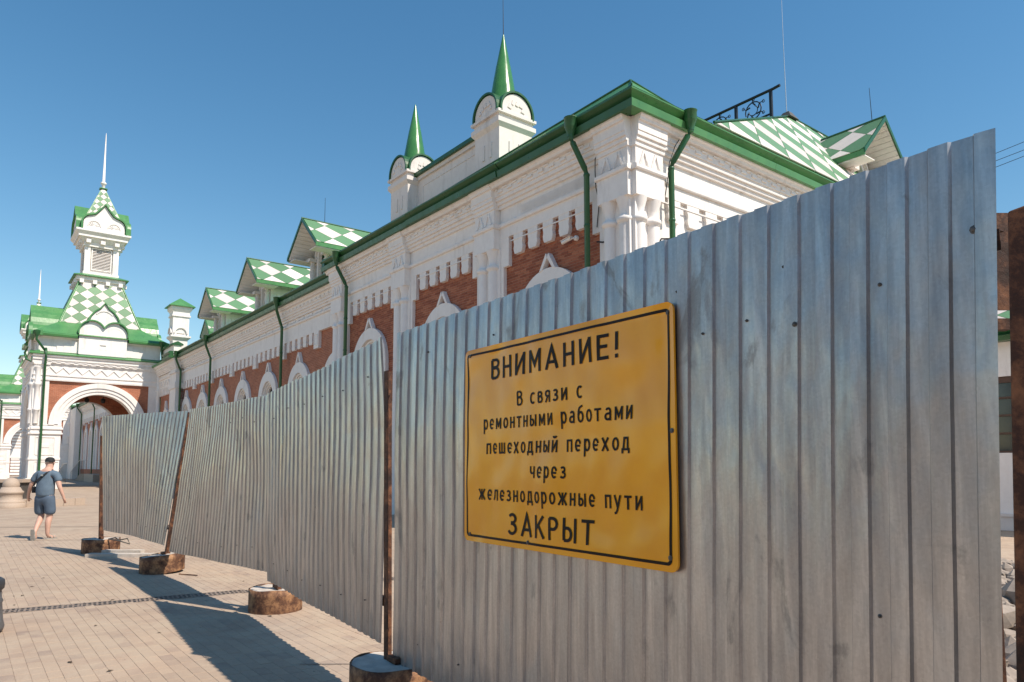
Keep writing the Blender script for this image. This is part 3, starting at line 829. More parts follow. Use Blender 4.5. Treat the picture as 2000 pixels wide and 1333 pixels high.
PCORN = [(.61, 8.86), (.275, 8.86), (.27, 8.90), (.275, 8.965), (.235, 8.97), (.23, 9.0), (.235, 9.065), (.195, 9.07), (.19, 9.10), (.195, 9.175), (.175, 9.18), (.17, 9.40), (.12, 9.405), (.11, 9.47), (.075, 9.50), (.075, 9.553), (.61, 9.553)]
GUT = [(.30, 9.535), (.0, 9.54), (-.03, 9.70), (.085, 9.765), (.09, 9.79), (-.055, 9.90), (-.06, 9.93), (.06, 10.03), (.30, 10.03)]
def shift(p, dv, dz): return [(a+dv, b+dz) for a, b in p]
def window(par, T, uc, v, R_, zc, zsill, ztip, ring=.42, hood=.14):
    w = empty('window', parent=par)
    m = MB(T)
    o = [(uc-R_-ring, zsill)] + arc(uc, zc, R_+ring, 180, 0, 28) + [(uc+R_+ring, zsill)]
    i = [(uc-R_, zsill)] + arc(uc, zc, R_, 180, 0, 28) + [(uc+R_, zsill)]
    for k in range(len(o)-1):
        m.hexa([(i[k][0], v-hood, i[k][1]), (i[k+1][0], v-hood, i[k+1][1]), (i[k+1][0], v, i[k+1][1]), (i[k][0], v, i[k][1]),
                (o[k][0], v-hood, o[k][1]), (o[k+1][0], v-hood, o[k+1][1]), (o[k+1][0], v, o[k+1][1]), (o[k][0], v, o[k][1])])
    # stepped reveal
    for rr, vv in ((R_-.02, v-.04), (R_-.10, v+.03), (R_-.18, v+.10)):
        m.band([(uc+rr-.08, zsill)] + arc(uc, zc, rr-.08, 0, 180, 20) + [(uc-rr+.08, zsill)], -.09, vv, vv+.10)
    m.build('hood', M_pl, w)
    zt = zc + R_ + ring
    m = MB(T)
    m.hexa([(uc-.32, v-hood*1.1, zt-.06), (uc-.20, v-hood*1.1, zt-.03), (uc-.20, v, zt-.03), (uc-.32, v, zt-.06), (uc-.045, v-hood*1.1, ztip), (uc, v-hood*1.1, ztip-.12), (uc, v, ztip-.12), (uc-.045, v, ztip)])
    m.hexa([(uc+.20, v-hood*1.13, zt-.03), (uc+.32, v-hood*1.13, zt-.06), (uc+.32, v, zt-.06), (uc+.20, v, zt-.03), (uc, v-hood*1.13, ztip-.12), (uc+.045, v-hood*1.13, ztip), (uc+.045, v, ztip), (uc, v, ztip-.12)])
    m.build('hood_spire', M_pl, w)
    m = MB(T); r2 = R_-.22
    a = arc(uc, zc, r2, 0, 180, 20); m.prism([(uc-r2, zsill), (uc+r2, zsill)] + a[1:-1] if False else [(uc-r2, zsill), (uc+r2, zsill)] + a, v+.24, v+.26)
    m.build('pane', M_gl, w)
    m = MB(T)
    m.box(uc-.035, uc+.035, v+.20, v+.238, zsill, zc+r2-.01)
    for zz in (zc, zc-1.1, zc-2.2):
        if zz > zsill+.2: m.box(uc-r2, uc-.036, v+.205, v+.238, zz-.03, zz+.03); m.box(uc+.036, uc+r2, v+.205, v+.238, zz-.03, zz+.03)
    m.build('frame', M_pl2, w)
    return w
def corbel_poly(uc, w, z0, z1):
    h = z1-z0
    return [(uc-w*.36, z0), (uc+w*.36, z0), (uc+w*.46, z0+h*.16), (uc+w*.49, z0+h*.30), (uc+w*.44, z0+h*.44), (uc+w*.46, z0+h*.56), (uc+w*.5, z0+h*.66), (uc+w*.5, z1),
            (uc-w*.5, z1), (uc-w*.5, z0+h*.66), (uc-w*.46, z0+h*.56), (uc-w*.44, z0+h*.44), (uc-w*.49, z0+h*.30), (uc-w*.46, z0+h*.16)]
def shared(protos, key, maker, name, mat, par, T, du):
    """same piece again at another place along the facade"""
    if key not in protos:
        m = MB(T); maker(m); protos[key] = m.build(name, mat, par); o = protos[key]
    else:
        o = protos[key].copy(); C.objects.link(o); o.parent = par
    p = T(du, 0, 0); z = T(0, 0, 0)
    o.location = (p[0]-z[0], p[1]-z[1], 0)
    return o
protos = {}
def pilaster(par, T, pc, key, low=0.0):
    m = MB(T)
    m.box(pc-.52, pc+.52, .47, .64, 0, 7.73)
    m.box(pc-.485, pc+.485, .28, .61, 7.72, 8.30)
    m.sweep([(.61, 8.30), (.24, 8.30), (.22, 8.33), (.22, 8.40), (.30, 8.44), (.61, 8.44)], pc-.53, pc+.53)
    m.box(pc-.47, pc+.47, .305, .6, 8.44, 8.87)
    m.sweep(PCORN, pc-.50, pc+.50)
    m.build('pilaster', M_pl, par)
    for d in (-.24, .24):
        m = MB(T)
        m.lathe(pc+d, .46, [(.155, low), (.158, 3), (.155, 7.1), (.15, 7.14), (.20, 7.17), (.215, 7.21), (.20, 7.26), (.15, 7.29), (.13, 7.36), (.15, 7.5), (.20, 7.66), (.215, 7.73)], 18)
        m.build('colonette', M_pl, par)
    m = MB(T)
    for d in (-.2, .2):                       # raised chevrons over the block
        m.hexa([(pc+d-.17, .27, 8.45), (pc+d-.11, .27, 8.45), (pc+d-.11, .306, 8.45), (pc+d-.17, .306, 8.45), (pc+d-.03, .27, 8.80), (pc+d, .27, 8.74), (pc+d, .306, 8.74), (pc+d-.03, .306, 8.80)])
        m.hexa([(pc+d+.11, .268, 8.45), (pc+d+.17, .268, 8.45), (pc+d+.17, .306, 8.45), (pc+d+.11, .306, 8.45), (pc+d, .268, 8.74), (pc+d+.03, .268, 8.80), (pc+d+.03, .306, 8.80), (pc+d, .306, 8.74)])
    m.build('chevron', M_pl, par)
def dentils(mb, u0, u1, v, z, w=.17, step=.36, d=.085, h=.10, stag=True):
    n = max(1, int(round((u1-u0)/step))); s_ = (u1-u0)/n
    for i in range(n):
        c = u0 + (i+.5)*s_
        mb.box(c-w/2, c+w/2, v-d, v+.01, z, z+h)
        if stag: mb.box(c+s_/2-w/2, min(u1-.01, c+s_/2+w/2), v-d*.8, v+.01, z+h+.02, z+h+.06)
def pav_bay(par, T, u0, u1, brickmode, key, nc=5, sp=.625, cw=.40):
    hb = nc*sp/2 + .10
    uc = (u0+u1)/2; a0, a1 = u0+.05, u1-.05
    Rn = 0.93; zc = 5.38
    m = MB(T); arch_wall(m, u0-.02, u1+.02, 0, 8.3, uc, Rn+.30, zc, 1.0, .63, .95)
    m.build('brick_backing', M_mor, par)
    m = MB(T)
    m.box(u0, u1, .50, .629, 8.0, 8.32)
    m.sweep([(.629, 8.32), (.445, 8.32), (.43, 8.345), (.43, 8.41), (.50, 8.46), (.629, 8.46)], u0, u1)
    m.box(u0, u1, .515, .629, 8.46, 8.87)
    m.build('frieze', M_pl, par)
    m = MB(T); m.sweep(CORN, u0-.01, u1+.01); dentils(m, u0+.1, u1-.1, .285, 9.24, .20, .46, .045, .07)
    m.build('cornice', M_pl, par)
    for sg_ in (-1, 1):                                      # ears at the bay's ends
        e = uc + sg_*(u1-u0)/2; x0, x1 = sorted((e, uc+sg_*hb))
        m = MB(T); m.box(x0, x1, .505, .629, 7.18, 8.0); m.build('frieze_ear', M_pl, par)
        x0, x1 = sorted((e, uc+sg_*(hb+.24)))
        m = MB(T); m.box(x0, x1, .51, .629, 0, 7.18); m.build('wall_strip', M_pl, par)
    for i in range(nc):
        shared(protos, 'corb'+key, lambda mm: mm.prism(corbel_poly(0, cw, 7.44, 8.0), .508, .629), 'corbel', M_pl, par, T, uc+(i-(nc-1)/2)*sp)
    m = MB(T); m.box(uc-hb+.1, uc+hb-.1, .492, .508, 7.84, 7.87); m.build('frieze_moulding', M_pl, par)
    window(par, T, uc, .63, Rn, zc, 1.0, 7.12)
    # bricks
    bl, bh, gap = .26, .077, .011
    lst = []
    z = 0.4 if False else 3.9; row = 0
    while z < 8.02:
        x = uc-hb-.29 - (bl/2 if row % 2 else 0)
        while x < uc+hb+.29:
            xa, xb = max(x, uc-hb-.29), min(x+bl-gap, uc+hb+.29)
            zz = z+bh-gap
            mid = (xa+xb)/2
            if xb-xa > .04:
                hide = math.hypot(max(abs(xa-uc), abs(xb-uc)), max(z-zc, 0)) < Rn+.33 or (z < zc and abs(mid-uc) < Rn+.2)
                if not hide: lst.append((xa, xb, z, zz))
            x += bl
        z += bh; row += 1
    return lst
def bricks(par, T, lst, nsingle, key):
    def ky(b): return T is Tm and (b[0]*1.0 - b[2]*2.2) or (b[0]-b[2]*2.2)
    lst = sorted(lst, key=ky)
    meshes = {}
    m = MB(T)
    for i, (xa, xb, z0, z1) in enumerate(lst):
        pr = random.uniform(0, .006)
        if i < nsingle:
            L = round(xb-xa, 2)
            if L not in meshes:
                q = MB(T); q.box(-L/2, L/2, .624, .632, 0, z1-z0); meshes[L] = q
                o = q.build('brick', M_bp, par)
                meshes[L] = o
            else:
                o = meshes[L].copy(); C.objects.link(o)
            p = T((xa+xb)/2, -pr, 0); o.location = (p[0], p[1], z0)
        else: m.box(xa, xb, .624-pr, .632, z0, z1)
    if m.v: m.build('bricks', M_bp, par, kind='stuff')
# main front of the near pavilion
PC = [0.90, 6.0, 11.1, 16.2]
allb = []
for i, pc in enumerate(PC): pilaster(st, Tm, pc, 'm')
for i in range(3):
    l = pav_bay(st, Tm, PC[i]+.485, PC[i+1]-.485, i, 'm')
    if i == 0: bricks(st, Tm, l, 290, 'm')
    else: allb += l
bricks(st, Tm, allb, 0, 'm2')
# side front
SC = [0.90, 9.58, 18.26]
allb = []
for pc in SC: pilaster(st, Ts, pc, 's')
for i in range(2): allb += pav_bay(st, Ts, SC[i]+.485, SC[i+1]-.485, i, 's', 10, .72, .46)
bricks(st, Ts, allb, 0, 's')
m = MB(Tm)                                                     # solid core and end walls
m.box(.60, 17.0, .95, 1.2, 0, 9.5); m.box(.60, .95, .95, 21.8, 0, 9.5); m.box(.5, .62, .5, .62, 0, 9.5)
m.box(16.69, 16.95, .51, 9.0, 0, 9.55); m.box(.6, 17, 21.5, 21.8, 0, 9.5); m.box(15.5, 15.8, 8.0, 21.8, 0, 9.5)
m.build('wall', M_pl, st)
m = MB(Tm); m.sweep(shift(CORN, 0, 0), 16.68, 16.97); m.build('cornice', M_pl, st)
m = MB(lambda u, v, z: (u, 17.42-v, z)); m.sweep(shift(CORN, 0, .001), .55, 3.0); m.build('cornice', M_pl, st)
# gutters and eaves
def gutter(par, T, u0, u1, dv=0, dz=0, mitre0=0, mitre1=0, mat=None):
    m = MB(T); m.sweep(shift(GUT, dv, dz), u0, u1, mitre0, mitre1); return m.build('gutter', mat or M_gr, par)
gutter(st, Tm, 0.0, 4.98, 0, 0, 1, 0); gutter(st, Tm, 5.0, 10.02, -.03, .003); gutter(st, Tm, 10.04, 17.08)
gutter(st, Ts, 0.0, 5.6, 0, 0, 1, 0, M_grr); gutter(st, Ts, 5.61, 11.2, 0, .002, 0, 0, M_grr); gutter(st, Ts, 11.21, 22, 0, 0, 0, 0, M_grr)  # same paint as the front gutters, coloured paler for the sunlit side
gutter(st, lambda u, v, z: (u, 17.08-v, z), .0, 4, 0, .001, 0, 0)
# roof sheets of the pavilion: steep skirt, low main slope, steep side roof
rf = MB()
def quad(mb, a, b_, c, d): mb.add([a, b_, c, d], [(0, 1, 2, 3)])
quad(rf, (.05, .05, 10.035), (.05, 17.0, 10.035), (.30, 17.0, 10.05), (.30, .30, 10.33))
quad(rf, (.30, .30, 10.33), (.30, 17.0, 10.05), (3.0, 17.0, 10.1), (3.0, .30, 10.10))
quad(rf, (3.0, .30, 10.10), (3.0, 17.0, 10.10), (10, 14.3, 13.5), (10, 2.75, 13.5))
quad(rf, (.30, 17.0, 10.05), (20, 17.0, 10.05), (18, 14.3, 13.5), (10, 14.3, 13.5))
quad(rf, (.05, .05, 10.035), (.30, .30, 10.33), (3.0, .30, 10.10), (3.0, .05, 10.035))
rf.add([(3.0, .02, 10.03), (10, 2.70, 13.43), (10, 2.75, 13.5), (3, .3, 10.1)], [(0, 1, 2, 3)])
quad(rf, (10, 2.75, 13.5), (10, 14.3, 13.5), (18, 14.3, 13.5), (18, 5.0, 13.5))
rf.add([(10, 2.75, 13.5), (13.2, 4.0, 15.0), (13.2, 8, 13.5)], [(0, 1, 2)])
quad(rf, (13.2, 4.0, 15.0), (18, 4.0, 15.0), (18, 8, 13.5), (13.2, 8, 13.5))
o = rf.build('roof', M_grr, st, recalc=False)
m = MB(); m.add([(2.9, .02, 10.03), (24, .02, 10.03), (18.2, 3.98, 14.98), (13.2, 3.98, 14.98)], [(0, 1, 2, 3)]); m.build('side_roof', M_grr, st, recalc=False)
sl = math.hypot(3.96, 4.95)
O = (0, .02, 10.035); E1 = (1, 0, 0); E2 = (0, 3.96, 4.95)
tiles(st, O, E1, E2, [(3.1, .02), (12.0, .02), (13.55, .9), (14.6, 2.6), (14.6, sl-.05), (13.25, sl-.05)], 1.36, 1.66, (2.97, 0.05), phase=0)
tiles(st, O, E1, E2, [(15.2, .02), (23.6, .02), (18.1, sl-.05), (15.2, sl-.05)], 1.36, 1.66, (2.97, 0.05), phase=0)
m = MB(); m.tube([(2.95, .0, 10.06), (13.2, 3.97, 15.03)], .03, 6); m.tube([(13.2, 3.97, 15.03), (18.2, 3.97, 15.03)], .04, 6); m.build('roof_ridge', M_gr, st)
m = MB(); m.frustum(13.15, 4.0, .30, 14.85, .12, 15.14); m.build('ridge_finial', M_dg, st)
m = MB(); m.tube([(13.1, 4.0, 15.1), (12.95, 3.95, 18.0)], [.022, .012], 6); m.tube([(12.95, 3.95, 18.0), (12.85, 3.9, 20.6)], [.012, .006], 6); m.build('lightning_rod', M_st, st)
m = MB(); m.tube([(.05, .04, 10.05), (.3, .3, 10.35), (3.0, .32, 10.13)], .022, 6); m.tube([(.3, .3, 10.35), (.3, 9, 10.2), (.3, 17, 10.07)], .022, 6); m.build('roof_seam', M_gr, st)

# wrought iron ridge railing
rl = empty('ridge_railing', parent=st)
m = MB(); y0, y1 = 2.75, 13.8
m.tube([(10, y0-.35, 14.48), (10, y0-.1, 14.46), (10, y1, 14.46)], .05, 8); m.tube([(10, y0, 13.62), (10, y1, 13.62)], .035, 6)
m.build('rail_bar', M_bk, rl)
for k in range(9):
    y = y0 + k*1.38
    mm = MB(); mm.box(9.955, 10.045, y-.045, y+.045, 13.45, 14.46); mm.build('rail_post', M_bk, rl)
    if k < 8:
        mm = MB(); cy, cz = y+.69, 14.0
        mm.tube([(10, cy+.31*math.cos(t*math.pi/9), cz+.31*math.sin(t*math.pi/9)) for t in range(-1, 16)], .022, 6)
        mm.tube([(10, cy+.17*math.cos(t*math.pi/8+2), cz+.17*math.sin(t*math.pi/8+2)) for t in range(0, 12)], .018, 6)
        for a in range(6):
            t = a*math.pi/3+.4
            mm.tube([(10, cy+.31*math.cos(t), cz+.31*math.sin(t)), (10, cy+.46*math.cos(t+.15), cz+.42*math.sin(t+.15))], .016, 5)
            mm.tube([(10, cy+.46*math.cos(t+.15)+.05*math.cos(w*math.pi/4), cz+.40*math.sin(t+.15)+.05*math.sin(w*math.pi/4)) for w in range(9)], .013, 5)
            mm.tube([(10, cy+.31*math.cos(t), cz+.31*math.sin(t)), (10, cy+.20*math.cos(t+.5), cz+.20*math.sin(t+.5))], [.02, .03], 5)
        mm.build('rail_scroll', M_bk, rl)

# ------------------------------------------------------------------ downpipes
def downpipe(par, T, u, vg, vw, ztop, zbot=0.1, mat=None, jog=0.45, rp=.07, du=-.12):
    p = empty('downpipe', parent=par)
    m = MB(T)
    m.tube([(u+du, vg, ztop-.32), (u+du, vg, ztop-.46), (u+du*.8, vg+.04, ztop-.55), (u-.0, vw-.06, ztop-1.15), (u, vw, ztop-1.28), (u, vw, zbot)], rp, 14)
    m.build('pipe', mat or M_gr, p)
    m = MB(T); m.lathe(u+du, vg, [(.08, ztop-.42), (.085, ztop-.36), (.14, ztop-.20), (.155, ztop-.17), (.155, ztop+.04), (.17, ztop+.055), (.145, ztop+.065)], 16)
    m.build('hopper', mat or M_gr, p)
    z = ztop-1.3
    while z > 1:
        m = MB(T); m.lathe(u, vw, [(rp+.002, z-.03), (rp+.009, z-.02), (rp+.009, z+.02), (rp+.002, z+.03)], 14); z -= 1.25
        m.build('pipe_collar', mat or M_gr, p)
    return p
downpipe(st, Tm, 1.76, -.10, .30, 9.90, du=.12)
downpipe(st, Ts, 1.62, -.10, .27, 9.90, mat=M_gr, du=.28)
downpipe(st, Tm, 15.28, -.10, .30, 9.90, du=.12)

# ------------------------------------------------------------------ turrets and parapet
def half_round(T, par, uc, v0, v1, zc, r, name='gablet'):
    pts = arc(uc, zc, r, -12, 192, 18)
    g_ = MB(T); g_.prism(arc(uc, zc, r-.03, -12, 192, 18), v0+.05, v0+.30); g_.build(name, M_pl2, par)
    b_ = MB(T); b_.band(pts[::-1], .055, v0, v1); b_.build(name+'_roof', M_gr, par)
def turret(s_, q_):
    t = empty('turret', parent=st)
    hw = .60
    m = MB(lambda u, v, z: (q_+u, s_+v, z))
    m.box(-hw, hw, -hw, hw, 9.8, 11.30); m.frustum(0, 0, hw+.0, 11.30, hw+.09, 11.42); m.box(-hw-.09, hw+.09, -hw-.09, hw+.09, 11.42, 11.55)
    m.box(-hw-.02, hw+.02, -hw-.02, hw+.02, 11.55, 11.70); m.box(-hw-.10, hw+.10, -hw-.10, hw+.10, 11.70, 11.78)
    for a in (-.25, .1): m.box(-hw-.03, -hw, a, a+.09, 10.5, 10.95); m.box(a, a+.09, -hw-.03, -hw, 10.5, 10.95)
    m.build('turret_body', M_pl2, t)
    for T in (lambda u, v, z: (q_-hw+v, s_+u, z), lambda u, v, z: (q_+u, s_-hw+v, z), lambda u, v, z: (q_+u, s_+hw-v, z), lambda u, v, z: (q_+hw-v, s_+u, z)):
        half_round(T, t, 0, -.10, .62, 11.86, .56)
        m = MB(T)
        for k in range(5):                               # flaking relief pieces in the gablet
            a = R(20+k*35); w_ = random.uniform(.04, .09); r_ = random.uniform(.2, .34); m.prism([(r_*math.cos(a)-w_, 11.86+r_*math.sin(a)-.03), (r_*math.cos(a)+w_*.6, 11.86+r_*math.sin(a)-.06), (r_*math.cos(a)+w_, 11.86+r_*math.sin(a)+.04), (r_*math.cos(a)-w_*.3, 11.86+r_*math.sin(a)+.09)], -.075, -.03)
        m.build('relief', M_pl2, t)
    m = MB(lambda u, v, z: (q_+u, s_+v, z)); m.lathe(0, 0, [(.47, 12.10), (.42, 12.35), (.40, 12.5), (.22, 13.55), (.215, 13.56), (.02, 14.56)], 26); m.build('spire', M_gr2, t)
    return t
M_gr2 = mat_paint('spire_enamel', (0.06, 0.21, 0.06), (0.045, 0.165, 0.05), 0.22)
t1 = turret(6.0, .98); t2 = turret(11.25, .98)
m = MB(); m.tube([(.98, 6.0, 14.5), (.96, 6.0, 15.9)], [.012, .006], 6); m.build('lightning_rod', M_bk, t1)
m = MB(Tm); m.box(6.60, 10.65, .78, 1.2, 9.9, 11.45); m.box(6.60, 10.65, .70, 1.28, 11.45, 11.58); m.box(6.9, 10.35, .765, .80, 10.25, 10.32); m.box(6.9, 10.35, .765, .80, 11.18, 11.25)
m.box(6.9, 6.97, .765, .80, 10.32, 11.18); m.box(10.28, 10.35, .765, .80, 10.32, 11.18); m.build('parapet', M_pl2, st)
m = MB(Tm); m.sweep([(.60, 11.58), (.60, 11.70), (1.0, 11.95), (1.4, 11.70), (1.4, 11.58)], 6.62, 10.63); m.build('parapet_cap', M_gr, st)

# ------------------------------------------------------------------ dormers
def dormer(par, T, uc, v0, za, hw=1.72, hh=1.52, ln=7.0, rodded=None, sc_=1.0, tilephase=0):
    d = empty('dormer', parent=par)
    L = math.hypot(hw, hh)
    for s_ in (-1, 1):
        m = MB(T)
        a = (uc, za-.03); b_ = (uc+s_*hw, za-hh-.03); n = (s_*hh/L*.05, hw/L*.05)
        m.prism([a, b_, (b_[0]-n[0]*1.2, b_[1]-n[1]*1.2), (a[0], a[1]-.06)], v0, v0+ln)
        m.build('dormer_roof', M_grr, d)
        O = Vector(T(uc, v0, za-.02)); e1 = Vector(T(uc, v0+1, za-.02))-O; e2 = Vector(T(uc+s_*hw, v0, za-hh-.02))-O
        tiles(d, O, e1, e2, [(.05, .03), (ln, .03), (ln, L-.01), (.05, L-.01)], 1.36, 1.33, (0.98, -0.32), thick=.02, phase=tilephase)
        m = MB(T)                                       # rake board
        m.prism([(uc, za+.03), (uc+s_*(hw+.04), za-hh-.0), (uc+s_*(hw+.04), za-hh-.16), (uc, za-.15)], v0-.045, v0); m.build('rake_board', M_gr, d)
        m = MB(T); m.box(min(uc+s_*hw, uc+s_*(hw-.05)), max(uc+s_*hw, uc+s_*(hw-.05)), v0, v0+ln, za-hh-.20, za-hh-.03)
        m.build('eave_board', M_grr, d)
        m = MB(T)                                       # soffit boards
        for k in range(11):
            f0, f1_ = k/11, (k+.86)/11
            x0, x1 = uc+s_*hw*f0*.97, uc+s_*hw*f1_*.97; z0, z1 = za-hh*f0-.10, za-hh*f1_-.10
            m.prism([(x0, z0), (x1, z1), (x1, z1-.03), (x0, z0-.03)], v0+.01, v0+1.25)
        x0, x1 = sorted((uc+s_*hw*.97, uc+s_*hw*.55)); m.box(x0, x1, v0+.01, v0+1.2, za-hh-.24, za-hh-.21)
        m.build('soffit', M_pl, d)
    m = MB(T); m.tube([(uc, v0-.04, za+.02), (uc, v0+ln, za+.02)], .04, 6); m.build('ridge_cap', M_gr, d)
    w = hw*.56; zb = za-hh-1.75; fv = v0+1.05; r = .40; zc = za-hh-.10
    m = MB(T)
    arch_wall(m, uc-w, uc+w, zb, za-hh-.02+.35, uc, r, zc, zb, fv, fv+.12, 16)
    m.prism([(uc-w, za-hh+.33), (uc+w, za-hh+.33), (uc, za-.16)], fv, fv+.12)
    m.band([(uc+r, zb)] + arc(uc, zc, r, 0, 180, 16) + [(uc-r, zb)], -.09, fv-.06, fv-.003)
    m.band(arc(uc, zc, r+.2, 5, 175, 16), -.07, fv-.14, fv-.003)
    m.build('front_wall', M_pl, d)
    for s_ in (-1, 1):
        m = MB(T)
        m.lathe(uc+s_*(w-.14), fv-.16, [(.10, zb), (.10, zb+.5), (.15, zb+.58), (.10, zb+.66), (.14, zb+.95), (.10, zb+1.2), (.15, zb+1.28), (.09, zb+1.36), (.13, za-hh-.2)], 10)
        m.box(min(uc+s_*(w+.12), uc+s_*(w-.32)), max(uc+s_*(w+.12), uc+s_*(w-.32)), fv-.38, fv, za-hh-.26, za-hh-.10)
        m.build('dormer_column', M_pl2, d)
    for s_ in (-1, 1):
        m = MB(T)
        y = fv+.13
        while y < v0+ln-.2:
            x0, x1 = sorted((uc+s_*w, uc+s_*(w-.05))); m.box(x0, x1, y, y+.20, zb, za-hh+.1); y += .215
        x0, x1 = sorted((uc+s_*(w+.04), uc+s_*(w+.0))); m.box(x0, x1, fv+.1, v0+ln-.1, za-hh-.5, za-hh-.2)
        m.build('side_wall', M_pl, d)
    m = MB(T); m.box(uc-r, uc+r, fv+.30, fv+.34, zb, zc+r); m.build('louvre_panel', M_pl2, d)
    m = MB(T); m.sweep([(fv-.1, zb-.12), (fv-.35, zb-.30), (fv+.1, zb-.02)], uc-w-.3, uc+w+.3); m.build('dormer_apron', M_grr, d)
    if rodded:
        m = MB(T); m.tube([(uc, v0+rodded[0], za), (uc+rodded[1], v0+rodded[0], za+rodded[2])], [.014, .008], 6); m.build('lightning_rod', M_bk, d)
    return d
for k, s_ in enumerate((21.4, 29.5, 37.9)):
    dormer(st, Tm, s_, .80, 13.2, rodded=(1.1, 0, 1.25) if k == 0 else None)
dormer(st, Tm, 46.2, 2.9, 12.75, 1.2, 1.1, 3.0)
dormer(st, lambda u, v, z: (u, v, z), 13.3, .50, 13.62, 1.55, 1.55, 2.3, rodded=(.42, -.1, 1.2))
# little dark opening in the side dormer cheek
m = MB(); m.box(12.40, 12.46, 1.75, 2.0, 11.35, 11.65); m.build('vent_opening', M_bk, st)

# ------------------------------------------------------------------ wing
DV, DZ = .50, -.215
def wing(par, u0, u1, wins, bigs, pipes, dv=DV, wallv=1.2, key='w'):
    dz = DZ
    # brick wall in spans round each window
    edges = [u0] + [(wins[i]+wins[i+1])/2 for i in range(len(wins)-1)] + [u1]
    for i, wc in enumerate(wins):
        m = MB(Tm); arch_wall(m, edges[i], edges[i+1], 0, 7.7, wc, .86, 5.14, 1.3, wallv, wallv+.35); m.build('brick_wall', M_bt_y, par)
        window(par, Tm, wc, wallv, .86, 5.14, 1.3, 6.98, .50, .13)
    m = MB(Tm)
    m.box(u0, u1, wallv-.13, wallv+.35, 7.64, 8.34)
    m.sweep([(wallv+.3, 8.34), (wallv-.19, 8.34), (wallv-.21, 8.37), (wallv-.21, 8.43), (wallv-.14, 8.48), (wallv+.3, 8.48)], u0, u1)
    m.box(u0, u1, wallv-.10, wallv+.3, 8.48, 8.66)
    m.build('frieze', M_pl, par)
    m = MB(Tm)
    u = u0+.4
    while u < u1-1.0: m.box(u, u+.75, wallv-.14, wallv-.09, 8.50, 8.60); u += 1.05
    m.build('frieze_panel', M_pl, par)
    m = MB(Tm); m.sweep([(wallv+.3, 8.66)] + shift(CORN, dv+.06, dz)[1:-1] + [(wallv+.3, 9.34)], u0, u1)
    dentils(m, u0+.1, u1-.1, .285+dv+.06, 9.22+dz, .12, .46, .06, .07, False)
    m.build('cornice', M_pl, par)
    L = u1-u0; n = max(1, int(round(L/6.0)))
    for i in range(n):
        gutter(par, Tm, u0+L*i/n+.01, u0+L*(i+1)/n-.005, dv+random.uniform(-.012, .012), dz+random.uniform(-.01, .01))
    prm = bigs
    for b_ in bigs:
        def mk(mm):
            mm.box(-.27, .27, wallv-.14, wallv-.002, 6.88, 7.645)
            mm.band([(-.15, 7.05), (.15, 7.05), (.15, 7.5), (-.15, 7.5), (-.15, 7.05)], -.03, wallv-.165, wallv-.14)
        shared(protos, 'big'+key, mk, 'pendant', M_pl, par, Tm, b_)
    for i in range(len(bigs)-1):
        for k in range(5):
            shared(protos, 'cw'+key, lambda mm: mm.prism(corbel_poly(0, .40, 7.13, 7.645), wallv-.12, wallv-.002), 'corbel', M_pl, par, Tm, bigs[i] + (bigs[i+1]-bigs[i])*(k+1)/6)
    for p in pipes: downpipe(par, Tm, p, dv-.10, dv+.32, 9.90+dz, du=-.35)
wn = [22.15+4.23*k for k in range(-1, 6)]
bg_ = [22.15+4.23*(k-.5) for k in range(0, 7)]
wing(st, 17.0, 44.3, wn, bg_, [23.75, 36.3, 43.95])
# narrow end bay before the gate tower, slightly forward
m = MB(Tm); arch_wall(m, 44.3, 50.9, 0, 7.7, 48.4, .6, 5.0, 1.3, .95, 1.55); m.build('brick_wall', M_bt_y, st)
window(st, Tm, 48.4, .95, .60, 5.0, 1.3, 6.6, .4, .12)
m = MB(Tm)
m.box(44.3, 50.9, .83, 1.5, 7.6, 8.3); m.sweep([(1.5, 8.3), (.76, 8.3), (.74, 8.42), (.82, 8.46), (1.5, 8.46)], 44.3, 50.9)
m.sweep([(1.5, 8.86)] + shift(CORN, .25, -.20)[1:-1] + [(1.5, 9.33)], 44.3, 50.9)
m.box(44.3, 50.9, .86, 1.5, 8.46, 8.68); dentils(m, 46.3, 50.8, .53, 9.0, .12, .4, .06, .07, False)
m.band([(46.3+i*.42, 7.75 + (.38 if i % 2 else 0)) for i in range(11)], .05, .79, .83)
m.build('frieze', M_pl, st)
m = MB(Tm); m.box(44.3, 46.1, .60, 1.3, 0, 7.2); m.box(44.2, 46.2, .52, 1.3, 7.2, 7.6); m.box(44.3, 46.1, .60, 1.3, 7.6, 8.3); m.box(44.2, 46.2, .50, 1.3, 8.3, 8.46)
m.box(44.3, 46.1, .60, 1.3, 8.46, 8.75); m.sweep(shift(PCORN, .27, -.19), 44.2, 46.2); m.build('pilaster', M_pl, st)
for i in range(9): shared(protos, 'cwe', lambda mm: mm.prism(corbel_poly(0, .36, 7.05, 7.61), .84, .948), 'corbel', M_pl, st, Tm, 46.6 + i*.5)
gutter(st, Tm, 44.2, 46.3, .05, -.2); 
m = MB(Tm); m.sweep([(.3, 9.33), (.2, 9.42), (.9, 9.85), (1.6, 9.85), (1.6, 9.33)], 44.2, 50.9); m.build('eave_skirt', M_grr, st)
m = MB(Tm); m.box(47.2, 50.9, 1.0, 1.5, 9.8, 10.75); m.build('parapet', M_pl, st)
m = MB(Tm); m.sweep([(.85, 10.75), (.85, 10.85), (1.25, 11.05), (1.65, 10.85), (1.65, 10.75)], 47.1, 50.95); m.build('parapet_cap', M_gr, st)
